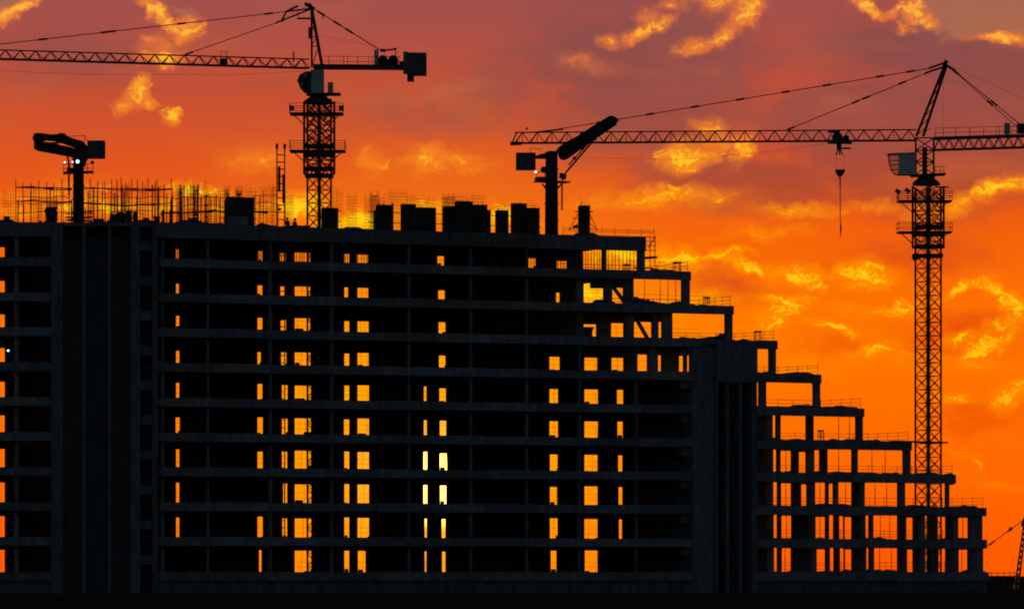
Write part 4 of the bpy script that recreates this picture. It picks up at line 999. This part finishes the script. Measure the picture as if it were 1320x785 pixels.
# ------------------------------------------------------------------ concrete placing booms
def boom_column(root, wg, cx, x0, x1, ytop, w, z0):
    c = wg.at(cx, 300, w); c.z = z0; h = wg.z(cx, ytop, w)-z0; r = (x1-x0)/2/KF*c.y
    mb = MB(); mb.tube(c, c+UP*h, r*1.04, r*.93, 16); mb.build('column', DARK, root, True)
    mb = MB()
    for k in range(1, 5): mb.tube(c+UP*(h*k/5-.08), c+UP*(h*k/5+.08), r*1.08, r*1.08, 16)
    mb.build('column_flange', DARK, root)
    return c
def lamp(root, wg, px, py, w, s):
    q = wg.at(px, py, w); MB().box(q.x-s, q.x+s, q.y+.02, q.y+.3, q.z-s, q.z+s).build('lamp_housing', DARK, root)
    mb = MB(); mb.tube(q, q+Vector((0,.04,0)), s*.9, s*.9, 12); return mb.build('lit_lamp', LAMPW, root)
def boom_left():
    wg, w = LW, 4.0; A = lambda x, y, d=0: wg.at(x, y, w+d)
    root = thing('concrete_boom', wg.p(wg.s(101, w), w, Z[10]), 'folded concrete placing boom with lit lamps on the left roof', 'concrete boom', 'concrete booms')
    boom_column(root, wg, 101.2, 94, 108.5, 205, w, Z[10])
    n = Vector((0, .5, 0))
    def beam(name, pts, d=0.0, th=.5): return MB().prism([A(x, y, d) for x, y in pts], (0, th, 0)).build(name, DARK, root)
    beam('boom_arm', [(44,172),(52,171.5),(66,173.5),(74,173),(78,171.5),(84,172.5),(87,176),(99,180),(106,181.5),(112,188),(112,193),(104,196),(95,190),(84,186),(72,182.5),(60,181),(52,183.5),(44,185),(42.5,178)], -.4)
    beam('boom_arm', [(44,184),(52,183),(62,183.5),(72,187),(86,188.5),(95,191),(102,198),(102,204),(96,203.5),(86,201.5),(62,197),(48,194.5),(43.5,191)], .15)
    beam('boom_arm', [(60,183),(70,184.5),(84,189),(92,193),(90,197),(70,191.5),(60,189)], .7, .4)
    MB().tube(A(46,178,-.5), A(46,178,.8), .32, .32, 12).build('fold_joint', DARK, root); MB().tube(A(47,190,-.3), A(47,190,.8), .28, .28, 12).build('fold_joint', DARK, root)
    MB().path([A(62,185,-.5), A(80,184,-.5), A(96,190,-.5)], .09, 6).build('hydraulic_ram', DARK, root)
    beam('boom_turret', [(97,188),(110,186),(113,203),(110,208),(109,214),(94,214),(93,203)], -.5, 1.2)
    a, b = A(112.5,203.5,-.6), A(134.5,181.5,-.6); MB().box(a.x, b.x, a.y, a.y+1.5, a.z, b.z).build('counterweight', CWT, root)
    MB().bar(A(108,201), A(114,201), .3).build('counterweight_arm', DARK, root)
    mb = MB(); mb.path([A(87,176), A(110,175.3), A(112,182)], .03, 5); mb.path([A(109,176), A(109,186)], .03, 5); mb.build('guard_wire', GALV, root)
    p = MB().bar(A(82,223.2), A(120,222), 1.6, .16).build('platform', DARK, root)
    mb = MB()
    for d in (-.8, .8):
        for y in (217.5, 212): mb.tube(A(82,y,d), A(119.5,y-.5,d), .03, .03, 5)
        for x in (82, 90, 113, 120): mb.tube(A(x,226,d), A(x,211,d), .035, .035, 5)
    mb.build('hand_rail', DARK, p); MB().bar(A(86,219.8,-.6), A(96,219.8,-.6), .3, .5).build('tool_box', DARK, p)
    mb = MB(); mb.path([A(86.5,202,-.3), A(88.5,208,-.3), A(89,252,-.3)], .09, 8); mb.build('concrete_hose', DARK, root, True)
    lamp(root, wg, 83.5, 209.5, w-1.0, .10); lamp(root, wg, 93.5, 209, w-1.0, .09); lamp(root, wg, 100, 208.5, w-1.0, .19)
    q = A(119, 209.5, -.8); MB().box(q.x-.16, q.x+.16, q.y, q.y+.2, q.z-.12, q.z+.14).build('floodlight', DARK, root)
boom_left()
def boom_right():
    wg, w = M, 4.5; A = lambda x, y, d=0: wg.at(x, y, w+d)
    root = thing('concrete_boom', wg.p(wg.s(711, w), w, Z[10]), 'concrete placing boom raised to the right on the middle of the roof', 'concrete boom', 'concrete booms')
    boom_column(root, wg, 711, 702.6, 719.4, 196, w, Z[10])
    def beam(name, pts, d=0.0, th=.5): return MB().prism([A(x, y, d) for x, y in pts], (0, th, 0)).build(name, DARK, root)
    beam('boom_arm', [(714,198),(720,190),(728,184),(745,175),(765,162),(784,150.5),(788,149),(795,152),(798,155),(794,159.5),(775,172),(762,180),(752,184),(740,191),(728,197)], -.4)
    beam('boom_arm', [(719,199),(722,196),(745,184),(766,172.5),(790,159),(796,160),(768,179),(748,193),(733,204),(727,206.5),(722,205)], .25)
    beam('boom_arm', [(752,186),(764,179),(762,182.5),(748,191)], .8, .35)
    MB().tube(A(790,154,-.5), A(790,154,.8), .34, .34, 14).build('fold_joint', DARK, root); MB().tube(A(726,201,-.3), A(726,201,.8), .36, .36, 14).build('fold_joint', DARK, root)
    beam('boom_turret', [(690,201),(704,197),(708,194.5),(716,195),(718,200),(717,214),(704,214),(703,204),(691,204)], -.5, 1.1)
    a, b = A(665,218.5,-.7), A(690.5,197.8,-.7); MB().box(a.x, b.x, a.y, a.y+1.5, a.z, b.z).build('counterweight', CWT, root)
    mb = MB(); mb.path([A(684,197), A(684,191.5), A(697,192.5), A(697,199)], .028, 5); mb.build('guard_wire', GALV, root)
    mb = MB(); mb.bar(A(768,178), A(730,222), .16); mb.bar(A(762,181,.2), A(733,213,.2), .12); mb.bar(A(752,192), A(748,191), .3); mb.bar(A(742,205), A(739,203), .25); mb.build('end_hose_pipe', DARK, root)
    mb = MB(); mb.path([A(730,222), A(725.5,229), A(724.5,238), A(724.3,271)], .085, 8); mb.bar(A(722,226), A(729,229), .3, .5); mb.build('concrete_hose', DARK, root)
    p = MB().bar(A(691,234), A(732,235.4), 1.3, .14).build('platform', DARK, root)
    mb = MB()
    for d in (-.6, .6):
        for x in (692, 702, 722, 729): mb.tube(A(x,235,d), A(x,222,d), .03, .03, 5)
        mb.tube(A(692,222,d), A(703,222,d), .03, .03, 5); mb.tube(A(720,224,d), A(730,224,d), .03, .03, 5); mb.tube(A(692,228,d), A(703,228,d), .03, .03, 5)
    mb.bar(A(690.5,231.5), A(702,231.5), .5, .42); mb.bar(A(699,237), A(704.5,245), .12); mb.bar(A(724,237), A(718,244), .12); mb.build('hand_rail', DARK, p)
    lamp(root, wg, 690.5, 221.8, w-.9, .13)
    mb = MB(); mb.bar(A(693,222), A(704,222), .08); mb.ball(A(701,219), .35, 1, 1, 1); mb.build('lamp_arm', DARK, root)
boom_right()
# site lamp on the left wing
q = LW.at(10.5, 452, 1.0); t = thing('site_lamp', LW.p(LW.s(10.5, 1), 1, Z[6]), 'small white site lamp shining in the left wing near the picture edge', 'lamp')
MB().tube(LW.p(LW.s(10.5, 1), 1, Z[6]), q, .03, .03, 6).build('stand', DARK, t); MB().box(q.x-.13, q.x+.13, q.y+.05, q.y+.25, q.z-.12, q.z+.12).build('housing', DARK, t)
MB().tube(q, q+Vector((0,.045,0)), .11, .11, 12).build('lit_lens', LAMPW, t)

# ------------------------------------------------------------------ hoist mast behind the building
def hoist():
    w = 22.0; c = M.p(M.s(362, w), w, 0); cr = Cr(362, c.y, 0)
    root = thing('hoist_mast', c, 'slim ladder-like hoist mast rising above the roof beside the left crane', 'hoist mast')
    top = cr.at(362, 191).z; sec = 1.5; n = int(top/sec)+1; hs = top/n
    mb = MB(); a = .40
    for x, y in ((-a,-.3),(a,-.3),(a,.3),(-a,.3)): mb.bar((x,y,0), (x,y,sec), .1, .1, (0,1,0))
    for k in range(2):
        z0 = sec*k/2+.02
        for y in (-.3, .3): mb.bar((-a,y,z0), (a,y,z0), .06)
        for x in (-a, a): mb.bar((x,-.3,z0), (x,.3,z0+.7), .05)
    me = mesh_of(mb, 'mast_section', DARK)
    for i in range(n):
        o = bpy.data.objects.new('mast_section', me); col.objects.link(o); o.parent = root; o.location = (0,0,i*hs); o.scale = (1,1,hs/sec)
    for x in (-a, a): MB().tube(c+Vector((x,0,top-.1)), c+Vector((x,0,top+.42)), .14, .14, 10).build('guide_wheel', DARK, root)
    p0, p1 = cr.at(359, 247), cr.at(362.5, 215); MB().box(p0.x-.05, p0.x+.2, c.y-.2, c.y+.2, p0.z, p1.z).build('drive_rack', DARK, root)
    p0, p1 = cr.at(364, 262), cr.at(366, 225); MB().box(p0.x, p0.x+.2, c.y-.2, c.y+.2, p0.z, p1.z).build('cable_guide', DARK, root)
    q = cr.at(361, 270); MB().box(q.x-.2, q.x+.1, q.y-.2, q.y+.2, q.z-.12, q.z+.12).build('limit_switch', DARK, root)
hoist()

# ------------------------------------------------------------------ derrick at the right edge
def derrick():
    cr = Cr(1309, 640, 0.0); b0 = cr.at(1309, 745); root = thing('derrick_mast', (b0.x, b0.y, 0), 'leaning lattice derrick mast with a stay line at the lower right edge', 'derrick')
    ap = cr.at(1320.5, 669); A0, A1 = cr.at(1307.5, 762), cr.at(1312.5, 762); A0.z = A1.z = 0; mb = MB()
    for off in (-.4, .4):
        o = Vector((0, off, 0)); mb.bar(A0+o, ap+o*.3, .14); mb.bar(A1+o, ap+Vector((.25,0,0))+o*.3, .14)
        for i in range(12): mb.bar((A0+o).lerp(ap+o*.3, i/12), (A1+o).lerp(ap+Vector((.25,0,0))+o*.3, (i+1)/12), .08); mb.bar((A1+o).lerp(ap+Vector((.25,0,0))+o*.3, i/12), (A0+o).lerp(ap+o*.3, (i+1)/12), .06)
    mb.build('lattice_mast', DARK, root)
    MB().bar(cr.at(1318, 678), cr.at(1322, 667), .6, .5).build('mast_head', DARK, root)
    foot = cr.at(1262, 709); tie(root, [ap, cr.at(1300, 684), cr.at(1275, 702), foot], .06, (.3, .62), 'stay_line')
    mb = MB(); mb.bar(cr.at(1301, 683), cr.at(1304, 680.5), .3); mb.bar(cr.at(1301.5, 679), cr.at(1304, 684), .14); mb.build('turnbuckle', DARK, root)
    q = cr.at(1250, 718); mb = MB(); mb.bar((q.x, q.y, 0), foot, .2); mb.build('anchor_post', DARK, root)
    mb = MB(); mb.bar(cr.at(1319.5, 680), cr.at(1345, 762), .14); mb.build('back_leg', DARK, root)
    z = 0
    t = thing('site_fence', (cr.at(1278, 745).x, 640, 0), 'low tube fence between the building end and the derrick', 'fence')
    for y in (738, 742): MB().tube(cr.at(1268, y), cr.at(1309, y), .035, .035, 5).build('rail', GALV, t)
    for x in (1278, 1286, 1294, 1302, 1308): q = cr.at(x, 736.5); MB().tube((q.x, q.y, 0), q, .04, .04, 5).build('post', GALV, t)
derrick()

scene.render.engine = 'CYCLES'
scene.cycles.samples = 96
scene.cycles.pixel_filter_type = 'BLACKMAN_HARRIS'; scene.cycles.filter_width = 1.9
scene.cycles.use_adaptive_sampling = True; scene.cycles.adaptive_threshold = .02; scene.cycles.adaptive_min_samples = 10
scene.cycles.max_bounces = 3; scene.cycles.diffuse_bounces = 1; scene.cycles.glossy_bounces = 1; scene.cycles.transmission_bounces = 2
